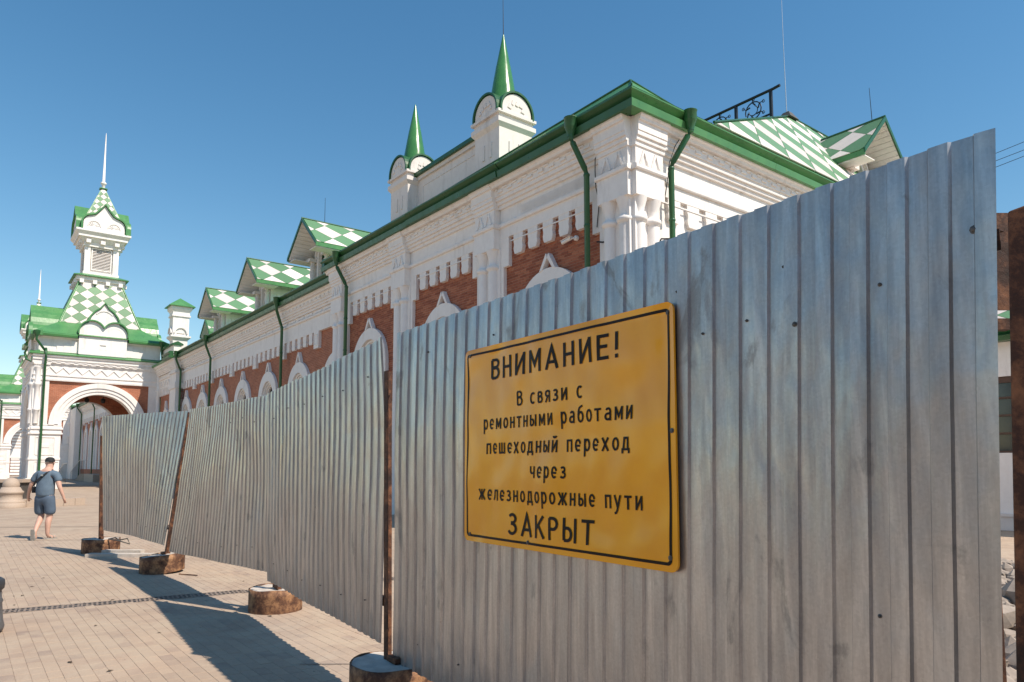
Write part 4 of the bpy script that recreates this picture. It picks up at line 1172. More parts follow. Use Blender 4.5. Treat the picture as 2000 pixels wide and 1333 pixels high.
# wing roof
m = MB()
quad(m, (.56, 17.1, 9.81), (.56, 47, 9.81), (9.5, 47, 13.1), (9.5, 17.1, 13.1)); quad(m, (9.5, 17.1, 13.1), (9.5, 47, 13.1), (18, 47, 9.8), (18, 17.1, 9.8))
quad(m, (1.6, 47, 9.85), (1.6, 60, 9.85), (9.5, 60, 12.6), (9.5, 47, 12.6))
m.build('roof', M_grr, st, recalc=False)
m = MB(Tm); m.box(17, 104, 17.5, 18, 0, 9.8); m.build('wall', M_pl, st)
# chimney
ch = empty('chimney', parent=st); ch.location = (1.55, 48.3, 0)
m = MB(); m.box(-.52, .52, -.52, .52, 9.6, 11.25); m.frustum(0, 0, .52, 11.25, .72, 11.45); m.box(-.72, .72, -.72, .72, 11.45, 11.58); m.box(-.58, .58, -.58, .58, 11.58, 13.05)
m.box(-.66, .66, -.66, .66, 13.05, 13.17); m.box(-.60, .60, -.60, .60, 13.17, 13.42); m.frustum(0, 0, .60, 13.42, .74, 13.62); m.box(-.74, .74, -.74, .74, 13.62, 13.82)
m.build('stack', M_pl, ch)
m = MB(); m.frustum(0, 0, .92, 13.82, .92, 13.87); m.frustum(0, 0, .92, 13.87, 0, 14.60); m.build('chimney_cap', M_grr, ch)
for T in (lambda u, v, z: (-.58-.12+v, u, z), lambda u, v, z: (u, -.58-.12+v, z)):
    m = MB(T); m.band(arc(0, 11.75, .40, 0, 180, 12), -.1, 0, .11); m.prism(arc(0, 11.75, .28, 0, 180, 12), .06, .11); m.build('gablet', M_pl, ch)
m = MB(); 
for a in (-.28, .12): m.box(a, a+.13, -.535, -.50, 10.15, 10.3)
m.build('vent_opening', M_bk, ch)
# farther wing beyond the gate tower
wn2 = [64.0+4.23*k for k in range(0, 9)]
bg2 = [64.0+4.23*(k-.5) for k in range(0, 10)]
wing(st, 59.7, 103, wn2, bg2, [72.5, 85.0], key='w2')
m = MB(Tm); m.box(97.5, 103, .3, 1.2, 0, 9.3); m.build('pilaster', M_pl, st)
downpipe(st, Tm, 97.0, .40, .92, 9.7, du=.16)
m = MB(); quad(m, (.56, 59.7, 9.81), (.56, 103, 9.81), (9.5, 103, 13.1), (9.5, 59.7, 13.1)); m.build('roof', M_grr, st, recalc=False)
# stair with railing beside the farther wing
sr = thing('stair_railing', 'pale metal handrail on the steps seen under the near arch', 'railing', tuple(W(-.9, 84)), ANG)
m = MB(); m.tube([(0, 4, 1.0), (0, -3.5, 2.3), (0, -8, 2.3)], .03, 6); m.tube([(-2.2, -6, 1.0), (-2.2, -11, 1.9), (-2.2, -14, 1.9)], .03, 6); m.build('handrail', M_st, sr)
m = MB()
for k in range(14): y = 4-k*.85; z = max(0, min(1.3, (4-y)*.173)); m.tube([(0, y, 0), (0, y, z+1.0)], .015, 5)
for k in range(9): m.tube([(-2.2, -6-k*.9, 0), (-2.2, -6-k*.9, min(1.9, 1+k*.16))], .015, 5)
m.build('baluster', M_bk, sr)
sp = thing('entrance_steps', 'grey stone steps along the wall seen through the near arch', 'steps', tuple(W(.1, 84)), ANG)
for k in range(5):
    m = MB(); m.box(-.5, 1.0, -10, 4-k*.9, k*.16, (k+1)*.16-.005); m.build('stone_step', M_gn, sp)
# cctv, cables, ironwork
cc = thing('security_camera', 'white bullet security camera on the brick wall beside the near downpipe', 'camera', tuple(W(.6, 2.45, 7.28)), ANG)
m = MB(); m.lathe(0, 0, [(.06, -.06), (.065, -.04), (.065, .05), (.03, .06)], 12); o = m.build('mount', M_pl, cc); o.rotation_euler = (0, -math.pi/2, 0)
m = MB(); m.tube([(-.06, 0, 0), (-.12, .10, -.01)], .02, 8); m.build('arm', M_pl, cc)
m = MB(); m.tube([(-.12, .07, 0), (-.16, .36, -.06)], .045, 12); m.tube([(-.16, .36, -.06), (-.163, .37, -.062)], .04, 12); m.build('camera_body', M_pl, cc)
m = MB(); m.box(-.20, -.09, .04, .40, .045, .055); m.build('sun_shield', M_pl, cc).rotation_euler = (-.15, 0, 0)
m = MB(Tm); m.tube([(1.50, .42, 9.05), (1.44, .28, 8.9), (1.43, .26, 8.6), (1.45, .3, 8.2), (1.50, .46, 7.9), (1.6, .47, 7.3)], .012, 6)
m.tube([(1.5, .36, 6.9), (1.35, .40, 6.86), (1.28, .5, 6.88)], .02, 6); m.build('cable', M_bk, st)
m = MB(Ts); m.tube([(1.85, .2, 9.35), (1.60, .12, 9.1), (1.48, .2, 8.7), (1.44, .25, 8.2), (1.5, .4, 7.8)], .012, 6)
m.tube([(1.75, .35, 6.95), (1.4, .42, 6.9), (1.3, .5, 6.7)], .02, 6); m.build('cable', M_bk, st)
# bird spikes on the string course near the corner
m = MB(); rn = random.Random(5)
def spikes(T, u0, u1, v, z, n, l=.17):
    for i in range(n):
        u = u0+(u1-u0)*i/n; a = rn.uniform(-.3, .3)
        p = T(u, v, z); q = T(u+a*l*.5, v-.03+rn.uniform(-.02, .02), z+l)
        m.tube([p, q], .0022, 3, caps=False)
spikes(Tm, .45, 1.36, .25, 8.42, 46); spikes(Ts, .45, 1.36, .25, 8.42, 46)
for i in range(150): u = 2.0+2.5*i/150; m.tube([Tm(u, .46, 8.47), Tm(u, .45, 8.72)], .0022, 3, caps=False)
m.build('bird_spikes', M_pl, st, kind='stuff')
# scrolled iron bracket near the gate
lb = thing('lamp_bracket', 'black scrolled iron bracket on the wall next to the near gate tower', 'bracket', tuple(W(.5, 49.2, 4.9)), ANG)
m = MB(); m.tube([(0, 0, .55), (-1.3, 0, .55)], .035, 6); m.tube([(0, 0, -.5), (-.5, 0, .0), (-1.2, 0, .52)], .03, 6); m.build('arm', M_bk, lb)
m = MB()
for c, r in (((-.35, .25), .2), ((-.75, .38), .13), ((-.2, -.1), .1)): m.tube([(c[0]+r*math.cos(t*.5), 0, c[1]+r*math.sin(t*.5)) for t in range(13)], .02, 5)
m.build('scroll', M_bk, lb)

# ------------------------------------------------------------------ low annex beyond the notice panel
an = thing('annex', 'low white annex with green tiled roof seen in the slit at the right', 'building', tuple(W(9.7, -9)), ANG)
Ta = lambda u, v, z: (v, u, z)
m = MB(Ta)
m.box(0, 5.22, 0, .3, 0, 2.0); m.box(0, 4.9, 0, .3, 2.0, 3.9); m.box(5.55+.9, 9.4, 0, .3, 0, 4.8); m.box(0, 9.4, 0, .3, 3.9, 4.8)
m.box(5.22, 6.45, 0, .3, 0, 1.95); m.box(0, .3, .3, 4, 0, 4.8); m.box(9.1, 9.4, .3, .8, 0, 4.8); m.box(0, 9.4, 4, 4.3, 0, 4.8); m.build('wall', M_pl, an)
m = MB(Ta); m.box(0, 9.4, -.06, 0, 0, .35); m.box(0, 9.4, -.1, 0, .35, .42); m.build('plinth', M_pl2, an)
m = MB(Ta); m.box(4.9, 6.45, .1, .12, 1.95, 3.9); m.build('pane', M_gl, an)
m = MB(Ta)
for z in (1.95, 2.42, 2.88, 3.33, 3.74): m.box(4.92, 6.44, .04, .1, z, z+(.15 if z > 3.7 else .05))
m.box(4.92, 5.0, .03, .1, 1.95, 3.9); m.box(5.75, 5.82, .03, .1, 1.95, 3.9); m.build('frame', mat_simple('brown_wood', (.08, .04, .025), .6), an)
m = MB(Ta); m.sweep([(-.35, 4.78), (-.4, 4.9), (-.30, 4.95), (-.42, 5.05), (.1, 5.15), (.1, 4.78)], -.3, 9.6); m.build('gutter', M_gr, an)
m = MB(Ta); m.add([(-.3, -.3, 5.13), (9.6, -.3, 5.13), (9.6, 3, 7.2), (-.3, 3, 7.2)], [(0, 1, 2, 3)]); m.build('roof', M_grr, an, recalc=False)
tiles(an, Ta(0, -.3, 5.14), (0, 1, 0), (3.3, 0, 2.07), [(0, .02), (9.4, .02), (9.4, 3.6), (0, 3.6)], 1.3, 1.3, (.3, .1))
# rubble heap behind the fence
mb = MB()
def rub():
    y = random.uniform(2.7, 12.0); k = random.uniform(.64, .76)
    return (k*y, y, random.uniform(0, .12) + .25*math.exp(-((y-7)/1.5)**2))
scatter(mb, 420, rub, (.05, .20), .7)
tag(mb.build('rubble', M_rk), 'broken stone rubble heaped behind the hoarding', 'rubble', kind='stuff')
# ================================================================== gate tower
H = 4.28
gt = thing('gate_tower', 'arched gate tower with tall checkered roof and white needle spire', 'tower', tuple(W(-3.15, 55.3)), ANG)
TF = [lambda u, v, z: (u, -H+v, z), lambda u, v, z: (-H+v, -u, z), lambda u, v, z: (-u, H-v, z), lambda u, v, z: (H-v, u, z)]
def tower_face(k):
    T = TF[k]; par = gt; front = k == 0
    m = MB(T)
    if k < 3: arch_wall(m, -3.4, 3.4, 0, 7.86, 0, 2.42, 4.62, 0, .12, 1.0, 28)
    else: m.box(-3.4, 3.4, .12, 1.0, 0, 7.86)
    m.build('brick_wall', M_bt_x if k in (0, 2) else M_bt_y, par)
    m = MB(T); e = .003*k
    if k < 3:
        for r0, r1, v in ((2.42, 2.62, .04), (2.62, 2.86, -.02), (2.86, 3.22, -.09)):
            m.band(arc(0, 4.62, r0, 0, 180, 32), -(r1-r0), v, .125)
        m.band(arc(0, 4.62, 2.40, 0, 180, 32), -.02, .04, 1.0); m.build('archivolt', M_pl, par)
    for s_ in (-1, 1):
        m = MB(T)
        x0, x1 = (2.40, H-.02-e) ; a, b_ = (x0, x1) if s_ > 0 else (-x1, -x0)
        m.box(a, b_, .0+e, 1.06, 0, 3.95)
        for zz, d in ((3.95, .10), (4.05, .04), (4.30, .12), (4.42, .05), (4.56, .02)): m.box(a-d if s_ > 0 else a, b_ if s_ > 0 else b_+d, .0-d+e, 1.06+d, zz, zz+.12 if zz != 4.05 else 4.30)
        m.box(a-.04, b_+.04, -.05+e, 1.1, 2.1, 2.25); m.box(a-.08, b_+.08, -.1+e, 1.1, 0, .8)
        for z0, z1 in ((2.5, 3.7), (1.0, 1.95)):
            cx = (a+b_)/2; m.band([(cx-.55, z0), (cx+.55, z0), (cx+.55, z1), (cx-.55, z1), (cx-.55, z0)], -.07, -.035+e, .0+e); m.box(cx-.25, cx+.25, -.03+e, .0+e, (z0+z1)/2-.12, (z0+z1)/2+.12)
        a, b_ = (3.4, H-e) if s_ > 0 else (-H+e, -3.4)
        m.box(a, b_, .02+e, 1.0, 4.68, 7.86)
        m.build('pier', M_pl, par)
    if k < 3:
        for s_ in (-1, 1):
            m = MB(T); m.lathe(s_*(H-.28), -.02+e, [(.17, 4.7), (.17, 5.6), (.22, 5.65), (.22, 5.75), (.17, 5.8), (.16, 7.4), (.24, 7.5), (.24, 7.6), (.17, 7.7), (.17, 8.6), (.24, 8.8)], 14); m.build('corner_column', M_pl, par)
    m = MB(T); E = H+.0-e
    m.sweep([(1.0, 7.86), (-.06+e, 7.86), (-.08+e, 7.98), (.02+e, 8.0), (.02+e, 8.2), (-.05+e, 8.22), (-.05+e, 8.32), (.03+e, 8.34), (.03+e, 9.0), (1.0, 9.0)], -E, E)
    m.build('frieze', M_pl, par)
    m = MB(T); n = 9
    zz = [(-3.7+7.4*i/(2*n), 8.42 + (.42 if i % 2 else 0)) for i in range(2*n+1)]
    m.band(zz, .07, -.03+e, .035+e); m.build('zigzag_moulding', M_pl, par)
    m = MB(T)
    m.sweep([(1.0, 9.0), (-.0+e, 9.0), (-.04+e, 9.10), (-.10+e, 9.12), (-.10+e, 9.34), (-.18+e, 9.36), (-.18+e, 9.55), (-.28+e, 9.60), (-.30+e, 9.72), (1.0, 9.72)], -E-.1, E+.1)
    dentils(m, -3.9, 3.9, -.10+e, 9.17, .26, .56, .06, .07); m.build('cornice', M_pl, par)
    m = MB(T); m.sweep([(.3, 9.72), (-.36+e, 9.72), (-.38+e, 9.78), (.2, 10.02), (.3, 10.02)], -E-.3, E+.3); m.build('ledge', M_grr, par)
    m = MB(T); m.box(-E+.25, E-.25, .22+e, 1.0, 9.9, 11.12)
    for s_ in (-1, 1):                     # stepped decoration under the eaves
        for i, w in enumerate((.45, .9, 1.35, 1.8)):
            x0, x1 = sorted((s_*1.6, s_*(1.6+w))); m.box(x0, x1, .12+.02*i+e, .23, 10.02, 10.25+.0*i+.22*(3-i))
    m.sweep([(.3, 11.0), (.12, 11.02), (.02, 11.12), (.3, 11.12)], -E, E)
    m.build('attic', M_pl, par)
    # gable
    out = [(-1.58, 9.95), (-1.58, 11.55)] + arc(-.80, 11.60, .80, 178, 108, 8) + [(-.98, 12.60), (-.86, 12.95), (-.60, 13.30), (-.28, 13.55), (0, 13.98)]
    full = out + [(-a, b_) for a, b_ in out[-2::-1]]
    m = MB(T); m.prism([(a*.97, b_-.03) for a, b_ in full], -.05+e, .25); m.build('gable', M_pl, par)
    m = MB(T)
    for c in (-.76, .76):
        m.band([(c+.50, 10.4), (c+.50, 11.5)] + arc(c, 11.62, .50, 0, 180, 14) + [(c-.50, 10.4)], -.12, -.11+e, -.05+e)
    m.band(arc(0, 12.75, .62, 35, 145, 12), -.08, -.10+e, -.05+e); m.box(-.2, .2, -.16+e, -.05+e, 10.75, 10.85); m.box(-.13, .13, -.09+e, -.05+e, 9.98, 10.75)
    m.build('gable_moulding', M_pl, par)
    m = MB(T); m.band(full[1:-1], .10, -.18+e, 2.6); m.build('gable_roof', M_grr, par)
    lob = [(-1.60, 11.5)] + arc(-.79, 11.72, .81, 180, 28, 14) + [(0, 12.02)]
    lob = lob + [(-a, b_) for a, b_ in lob[-2::-1]]
    m = MB(T); m.band(lob, .09, -.30+e, -.05+e); m.build('lobe_trim', M_grr, par)
    m = MB(T); m.prism([(-1.60, 9.97), (1.60, 9.97)] + lob[::-1], -.10+e, -.052+e); m.build('lobe_panel', M_pl, par)
    # eaves either side of the gable
    for s_ in (-1, 1):
        x0, x1 = sorted((s_*1.7, s_*(E+.35))); m = MB(T); m.sweep([(.4, 11.10), (-.32+e, 11.12), (-.36+e, 11.26), (-.26+e, 11.34), (.4, 11.50)], x0, x1); m.build('eave', M_grr, par)
for k in range(4): tower_face(k)
m = MB(); m.box(-H+1, H-1, -H+1, H-1, 7.6, 7.85); m.build('vault', M_pl, gt)
m = MB(); m.frustum(0, 0, H+.25, 11.36, 2.80, 12.50); m.build('skirt_roof', M_grr, gt)
m = MB(); m.frustum(0, 0, 2.78, 12.48, 1.34, 16.55); m.build('tent_roof', M_grr, gt)
slp = math.hypot(1.44, 4.07)
for k in range(4):
    def Tv(x, y, z, k=k): 
        for _ in range(k): x, y = y, -x
        return Vector((x, y, z))
    O = Tv(0, -2.78, 12.48); e1 = Tv(1, 0, 0); e2 = Tv(0, 1.44, 4.07)
    if k in (0, 1, 3):
        tiles(gt, O, e1, e2, [(-2.66, .03), (2.66, .03), (1.24, slp-.02), (-1.24, slp-.02)], 1.04, .84, (.1, .2), thick=.02, gap=.014, phase=0) if k < 2 else None
    m = MB(); a = Tv(-2.78, -2.78, 12.48); b_ = Tv(-1.34, -1.34, 16.55); m.tube([tuple(a), tuple(b_)], .07, 6); m.build('hip_cap', M_grr, gt)
m = MB(); m.box(-1.55, 1.55, -1.55, 1.55, 15.95, 16.25); m.box(-1.70, 1.70, -1.70, 1.70, 16.25, 16.55)
for i in range(4):
    c = -1.35 + i*.9
    for T in TF: m.add([T(c-.14, H-1.84, 15.98), T(c+.14, H-1.84, 15.98), T(c+.14, H-1.5, 15.98), T(c-.14, H-1.5, 15.98), T(c-.14, H-1.84, 16.27), T(c+.14, H-1.84, 16.27), T(c+.14, H-1.5, 16.27), T(c-.14, H-1.5, 16.27)], [(0, 3, 2, 1), (4, 5, 6, 7), (0, 1, 5, 4), (1, 2, 6, 5), (2, 3, 7, 6), (3, 0, 4, 7)])
m.build('belfry_base', M_pl, gt)
m = MB(); m.frustum(0, 0, 1.92, 16.55, 1.92, 16.60); m.frustum(0, 0, 1.92, 16.60, 1.3, 16.85); m.build('belfry_ledge', M_grr, gt)
m = MB(); m.box(-1.02, 1.02, -1.02, 1.02, 16.8, 19.4)
for a in (-1, 1):
    for b_ in (-1, 1): m.box(a*1.0-.2, a*1.0+.2, b_*1.0-.2, b_*1.0+.2, 16.82, 19.38)
m.box(-1.26, 1.26, -1.26, 1.26, 16.82, 17.05); m.box(-1.3, 1.3, -1.3, 1.3, 19.1, 19.4)
m.build('belfry', M_pl, gt)
for k in range(2):
    T = TF[k]; vo = H-1.02
    lv = empty('louvre', parent=gt)
    m = MB(T); m.box(-.72, .72, vo-.10, vo-.03, 17.25, 17.33); m.box(-.72, .72, vo-.10, vo-.03, 18.97, 19.05); m.box(-.72, -.64, vo-.10, vo-.03, 17.33, 18.97); m.box(.64, .72, vo-.10, vo-.03, 17.33, 18.97); m.build('frame', M_pl, lv)
    m = MB(T); m.box(-.64, .64, vo-.012, vo-.004, 17.33, 18.97); m.build('louvre_back', mat_simple('shadow_board', (.16, .12, .09), .8), lv)
    s0 = None
    for i in range(13):
        m = MB(T); z = 17.38+i*.122; m.sweep([(vo-.09, z), (vo-.085, z+.02), (vo-.012, z+.085), (vo-.012, z+.06)], -.635, .635)
        m.build('slat', M_pl2, lv)
m = MB(); m.frustum(0, 0, 1.30, 19.4, 1.62, 19.75); m.box(-1.72, 1.72, -1.72, 1.72, 19.75, 19.92); m.frustum(0, 0, 1.72, 19.92, 1.92, 20.15); m.box(-1.92, 1.92, -1.92, 1.92, 20.15, 20.30)
for i in range(3):
    c = -1.0 + i
    m.box(c-.16, c+.16, -1.6, 1.6, 19.32, 19.6); m.box(-1.6, 1.6, c-.16, c+.16, 19.32, 19.602)
m.build('belfry_cornice', M_pl, gt)
for k in range(4):
    T = TF[k]; vo = H-1.78; e = .002*k
    out = [(-1.5, 20.3), (-1.5, 20.75)] + arc(-.86, 20.85, .64, 172, 95, 6) + [(-.62, 21.62), (-.35, 21.95), (0, 22.45)]
    full = out + [(-a, b_) for a, b_ in out[-2::-1]]
    m = MB(T); m.prism([(a*.97, b_-.03) for a, b_ in full], vo+e, vo+.15); m.build('belfry_gable', M_pl, gt)
    m = MB(T); m.band(full, .11, vo-.16+e, vo+1.3); m.build('belfry_gable_roof', M_grr, gt)
    m = MB(T)
    for c in (-.70, .70):
        m.band(arc(c, 20.62, .40, 0, 180, 12), -.06, vo-.04+e, vo+e)
        for a in range(7): t = R(15+a*25); m.band([(c+.12*math.cos(t), 20.62+.12*math.sin(t)), (c+.38*math.cos(t), 20.62+.38*math.sin(t))], .025, vo-.03+e, vo+e)
    m.build('fan_relief', M_pl2, gt)
m = MB(); m.frustum(0, 0, 1.50, 20.9, .14, 24.35); m.build('cap_roof', M_grr, gt)
sl2 = math.hypot(1.36, 3.45)
tiles(gt, (0, -1.50, 20.9), (1, 0, 0), (0, 1.36, 3.45), [(-1.4, .05), (1.4, .05), (.10, sl2-.05), (-.10, sl2-.05)], .52, .56, (.0, .1), thick=.02, gap=.012)
tiles(gt, (-1.50, 0, 20.9), (0, -1, 0), (1.36, 0, 3.45), [(-1.4, .05), (1.4, .05), (.10, sl2-.05), (-.10, sl2-.05)], .52, .56, (.0, .1), thick=.02, gap=.012)
m = MB(); m.box(-.28, .28, -.28, .28, 24.35, 24.42); m.build('cap_plate', M_grr, gt)
m = MB(); m.lathe(0, 0, [(.12, 24.4), (.13, 24.75), (.22, 24.82), (.22, 24.92), (.10, 25.0), (.035, 28.9), (.01, 29.2)], 10); m.build('needle_spire', M_pl, gt)
# ragged torn sheet at the left corner of the cornice
m = MB(); rn = random.Random(3)
pts = [(-4.7, -4.3, 10.2), (-4.85, -4.0, 9.8), (-4.75, -4.4, 9.3), (-4.5, -4.7, 9.1), (-4.45, -4.4, 9.5)]
m.tube(pts, [.04, .09, .1, .08, .03], 6); m.build('torn_gutter', M_gr, gt)
# pipes on the tower front
def tpipe(u, u2, ztop, vw):
    T = TF[0]; p = empty('downpipe', parent=gt); m = MB(T)
    m.tube([(u, -.42, ztop), (u, -.42, ztop-.35), (u2, -.12, ztop-1.15), (u2, -.12, 10.15), (u2, -.46, 9.9), (u2, -.46, 9.5), (u2, vw, 8.9), (u2, vw, .2)], .085, 10); m.build('pipe', M_gr, p)
    m = MB(T); m.lathe(u, -.42, [(.09, ztop-.15), (.2, ztop+.1), (.22, ztop+.3)], 12); m.build('hopper', M_gr, p)
tpipe(-4.25, -3.62, 11.1, -.12); tpipe(4.0, 4.15, 11.1, -.3)
# street lanterns hanging in the arch
for x in (-.6, .5):
    m = MB(); m.tube([(x, -2, 7.6), (x, -2, 6.95)], .03, 5); m.lathe(x, -2, [(.05, 6.95), (.18, 6.85), (.14, 6.6), (.05, 6.55)], 8); m.build('hanging_lantern', M_bk, gt)

# second gate tower far behind
g2 = copy_tree(gt)
g2.location = W(-3.75, 107.5); g2['label'] = 'second identical gate tower far behind, cut by the left edge'
g2['group'] = gt['group'] = 'matching gate towers of the station'
# brick house behind the far arch
fb = thing('brick_house', 'brick house with white quoins glimpsed through the far arch', 'building', (-101.1, 121, 0), ANG)
m = MB(); m.box(-4, 14.6, 0, 8, 0, 11); m.build('wall', M_bt_x, fb)
m = MB()
m.box(-4, 15.1, -.3, .0, 3.2, 4.6)
for i in range(16):
    z = .1+i*.55
    if not 3.0 < z < 4.4: m.box(13.1, 14.8 + .0, -.22, -.0, z, z+.42)
m.box(-4.2, 15.2, -.6, 8, 11, 11.8); m.build('quoin', M_pl, fb)
for x in (3.5, 7.8, 11.0):
    w = empty('window', parent=fb); m = MB(); m.box(x-.9, x+.9, -.06, -.02, 4.9, 7.3); m.build('pane', M_gl, w)
    m = MB(); m.box(x-1.1, x-.9, -.15, -.0, 4.7, 7.5); m.box(x+.9, x+1.1, -.15, -.0, 4.7, 7.5); m.box(x-.9, x+.9, -.15, 0, 7.3, 7.5); m.box(x-.9, x+.9, -.2, 0, 4.7, 4.9); m.build('frame', M_pl, w)
    w = empty('window', parent=fb); m = MB(); m.prism([(x-.9, .4), (x+.9, .4)] + arc(x, 1.3, .9, 0, 180, 12), -.08, -.03); m.build('pane', M_gl, w)
    m = MB(); m.band([(x+.9, .4)] + arc(x, 1.3, .9, 0, 180, 14) + [(x-.9, .4)], -.22, -.16, -.02); m.build('frame', M_pl, w)
m = MB(); m.frustum(5, 4, 10.5, 11.8, 6, 14); m.build('roof', M_grr, fb)

# ================================================================== square furniture
def bollard(label, x, y, s_=1.0):
    b = thing('granite_bollard', label, 'bollard', (x, y, 0), 0, 'granite ball bollards on the square')
    m = MB(); m.lathe(0, 0, [(.52*s_, 0), (.52*s_, .17*s_), (.50*s_, .18*s_)], 28); m.build('base', M_gn, b)
    m = MB(); m.lathe(0, 0, [(.49*s_, .18*s_), (.50*s_, .24*s_), (.44*s_, .27*s_), (.39*s_, .29*s_), (.39*s_, .52*s_), (.43*s_, .55*s_), (.43*s_, .62*s_), (.38*s_, .64*s_), (.30*s_, .78*s_), (.2*s_, .80*s_)], 28); m.build('drum', M_gn, b)
    m = MB(); m.lathe(0, 0, [(.012, .58*s_)] + [(.285*s_*math.sin(t*math.pi/14), (.865-.285*math.cos(t*math.pi/14))*s_) for t in range(1, 14)] + [(.012, 1.15*s_)], 28); m.build('ball', M_gn, b)
    return b
bp = Vector((-.7003, 1, 0))*28.2
bollard('pale granite ball bollard on a round drum left of the walking man', bp.x, bp.y, 1.02)
# curved granite kerb running on from the bollard, darker wall behind
kb = thing('granite_kerb', 'low curved granite kerb ring behind the ball bollard', 'kerb', (bp.x, bp.y, 0))
m = MB(); n = 28
cx, cy, rr = -1.2, 3.4, 3.0
prev = None
for i in range(10):
    a0, a1 = R(-100+75*i/10), R(-100+75*(i+.97)/10)
    P = [(cx+r*math.cos(a), cy+r*math.sin(a)) for a in (a0, a1) for r in (rr-.28, rr+.28)]
    mm = MB(); mm.hexa([(P[0][0], P[0][1], 0), (P[1][0], P[1][1], 0), (P[3][0], P[3][1], 0), (P[2][0], P[2][1], 0), (P[0][0], P[0][1], .30), (P[1][0], P[1][1], .30), (P[3][0], P[3][1], .30), (P[2][0], P[2][1], .30)])
    mm.build('kerb_stone', M_gn, kb)
dw = thing('planter_wall', 'low dark stone planter wall behind the ball bollard', 'planter', (-24.5, 34, 0), 0.1)
m = MB(); m.box(-3.2, 1.1, 0, .8, 0, .85); m.build('wall', M_dg, dw)
m = MB(); m.box(-3.3, 1.2, -.1, .9, .85, 1.0); m.build('coping', M_gn, dw)
# unseen blocks, added only so the metal sheets have something to reflect
ob_ = thing('added_reflected_building', 'unseen beige block added across the square for the sheets to reflect', 'building', (-34, -14, 0), R(48))
m = MB(); m.box(-14, 10, 0, 10, 0, 8.2); m.build('wall', mat_simple('beige_render', (.40, .35, .31), .8, 0, .1, 1), ob_)
for i in range(8):
    for z in (1.2, 4.8):
        m = MB(); x = -13+i*2.9; m.box(x, x+1.3, -.06, -.01, z, z+2.0); m.build('window', M_gl, ob_)
m = MB(); m.box(-14.4, 10.4, -.4, 10.4, 8.2, 8.7); m.build('roof_edge', M_gr, ob_)
rb = thing('added_reflected_block', 'unseen brick block added behind the camera to darken the sheet reflections', 'building', (4, -26, 0), 0.1)  # unseen, added behind the camera to darken reflections in the sheet ribs
m = MB(); m.box(-16, 16, -8, 0, 0, 11); m.build('wall', M_bt_x, rb)
for i in range(10):
    for z in (1.2, 4.6, 8.0):
        m = MB(); x = -15+i*3.1; m.box(x, x+1.4, .01, .05, z, z+2.1); m.build('window', M_gl, rb)
m = MB(); m.box(-16.4, 16.4, -8.4, .4, 11, 11.5); m.build('roof_edge', M_gr, rb)
# litter bin cut by the left edge
bn = thing('litter_bin', 'dark grey drum shaped bin cut off by the left edge', 'bin', (-5.135, 6.99, 0))
m = MB(); m.lathe(0, 0, [(.17, 0), (.205, .02), (.215, .06), (.20, .12), (.185, .28), (.195, .30), (.18, .33), (.175, .40)], 32); m.build('drum', mat_simple('grey_plastic', (.10, .105, .115), .45, 0, .2, 20, .1), bn)
m = MB(); m.lathe(0, 0, [(.175, .40), (.195, .42), (.20, .46), (.195, .50), (.17, .52), (.15, .50), (.145, .40)], 32); m.build('rim', mat_simple('black_rubber', (.04, .042, .048), .5), bn)
# overhead wires at the right
for y0, y1, i, lab in ((318, 300, 0, 'highest of the three thin wires at the right edge'), (328, 316, 1, 'middle one of the three thin wires at the right edge'), (342, 328, 2, 'lowest of the three thin wires at the right edge')):
    zz = [1.6 + 30*(912-y)/1388*1.04 for y in (y0, y1)]
    m = MB(); p0 = Vector((15.5, 32, zz[0]-.4-1.0)); p1 = Vector((22.5, 29.5, zz[1]+.6)); 
    pts = [tuple(p0.lerp(p1, t/10*2.2-.4) + Vector((0, 0, -.25*(1-(2*t/10-1)**2)))) for t in range(11)]
    m.tube(pts, .013, 5); tag(m.build('overhead_wire', M_bk), lab, 'wire', 'overhead wires at the right edge')

# ================================================================== walking man
mx, my = -10.40, 15.95
man = thing('person', 'heavy man walking away in slate blue t-shirt, shorts and black cap', 'person', (mx, my, 0), R(0))
def skin_obj(name, verts, edges, radii, mat, parent, root=0, sub=2):
    me = bpy.data.meshes.new(name); me.from_pydata(verts, edges, []); 
    o = bpy.data.objects.new(name, me); C.objects.link(o)
    o.modifiers.new('s', 'SKIN')
    sk = me.skin_vertices[0].data
    for i, r in enumerate(radii): sk[i].radius = r if isinstance(r, tuple) else (r, r); sk[i].use_root = (i == root)
    o.modifiers['s'].use_smooth_shade = True
    s = o.modifiers.new('u', 'SUBSURF'); s.levels = sub; s.render_levels = sub
    dg = bpy.context.evaluated_depsgraph_get(); dg.update()
    m2 = bpy.data.meshes.new_from_object(o.evaluated_get(dg)); bpy.data.objects.remove(o)
    m2.materials.clear(); m2.materials.append(mat)
    m2.polygons.foreach_set('use_smooth', [True]*len(m2.polygons))
    ob = bpy.data.objects.new(name, m2); C.objects.link(ob); ob.parent = parent
    return ob
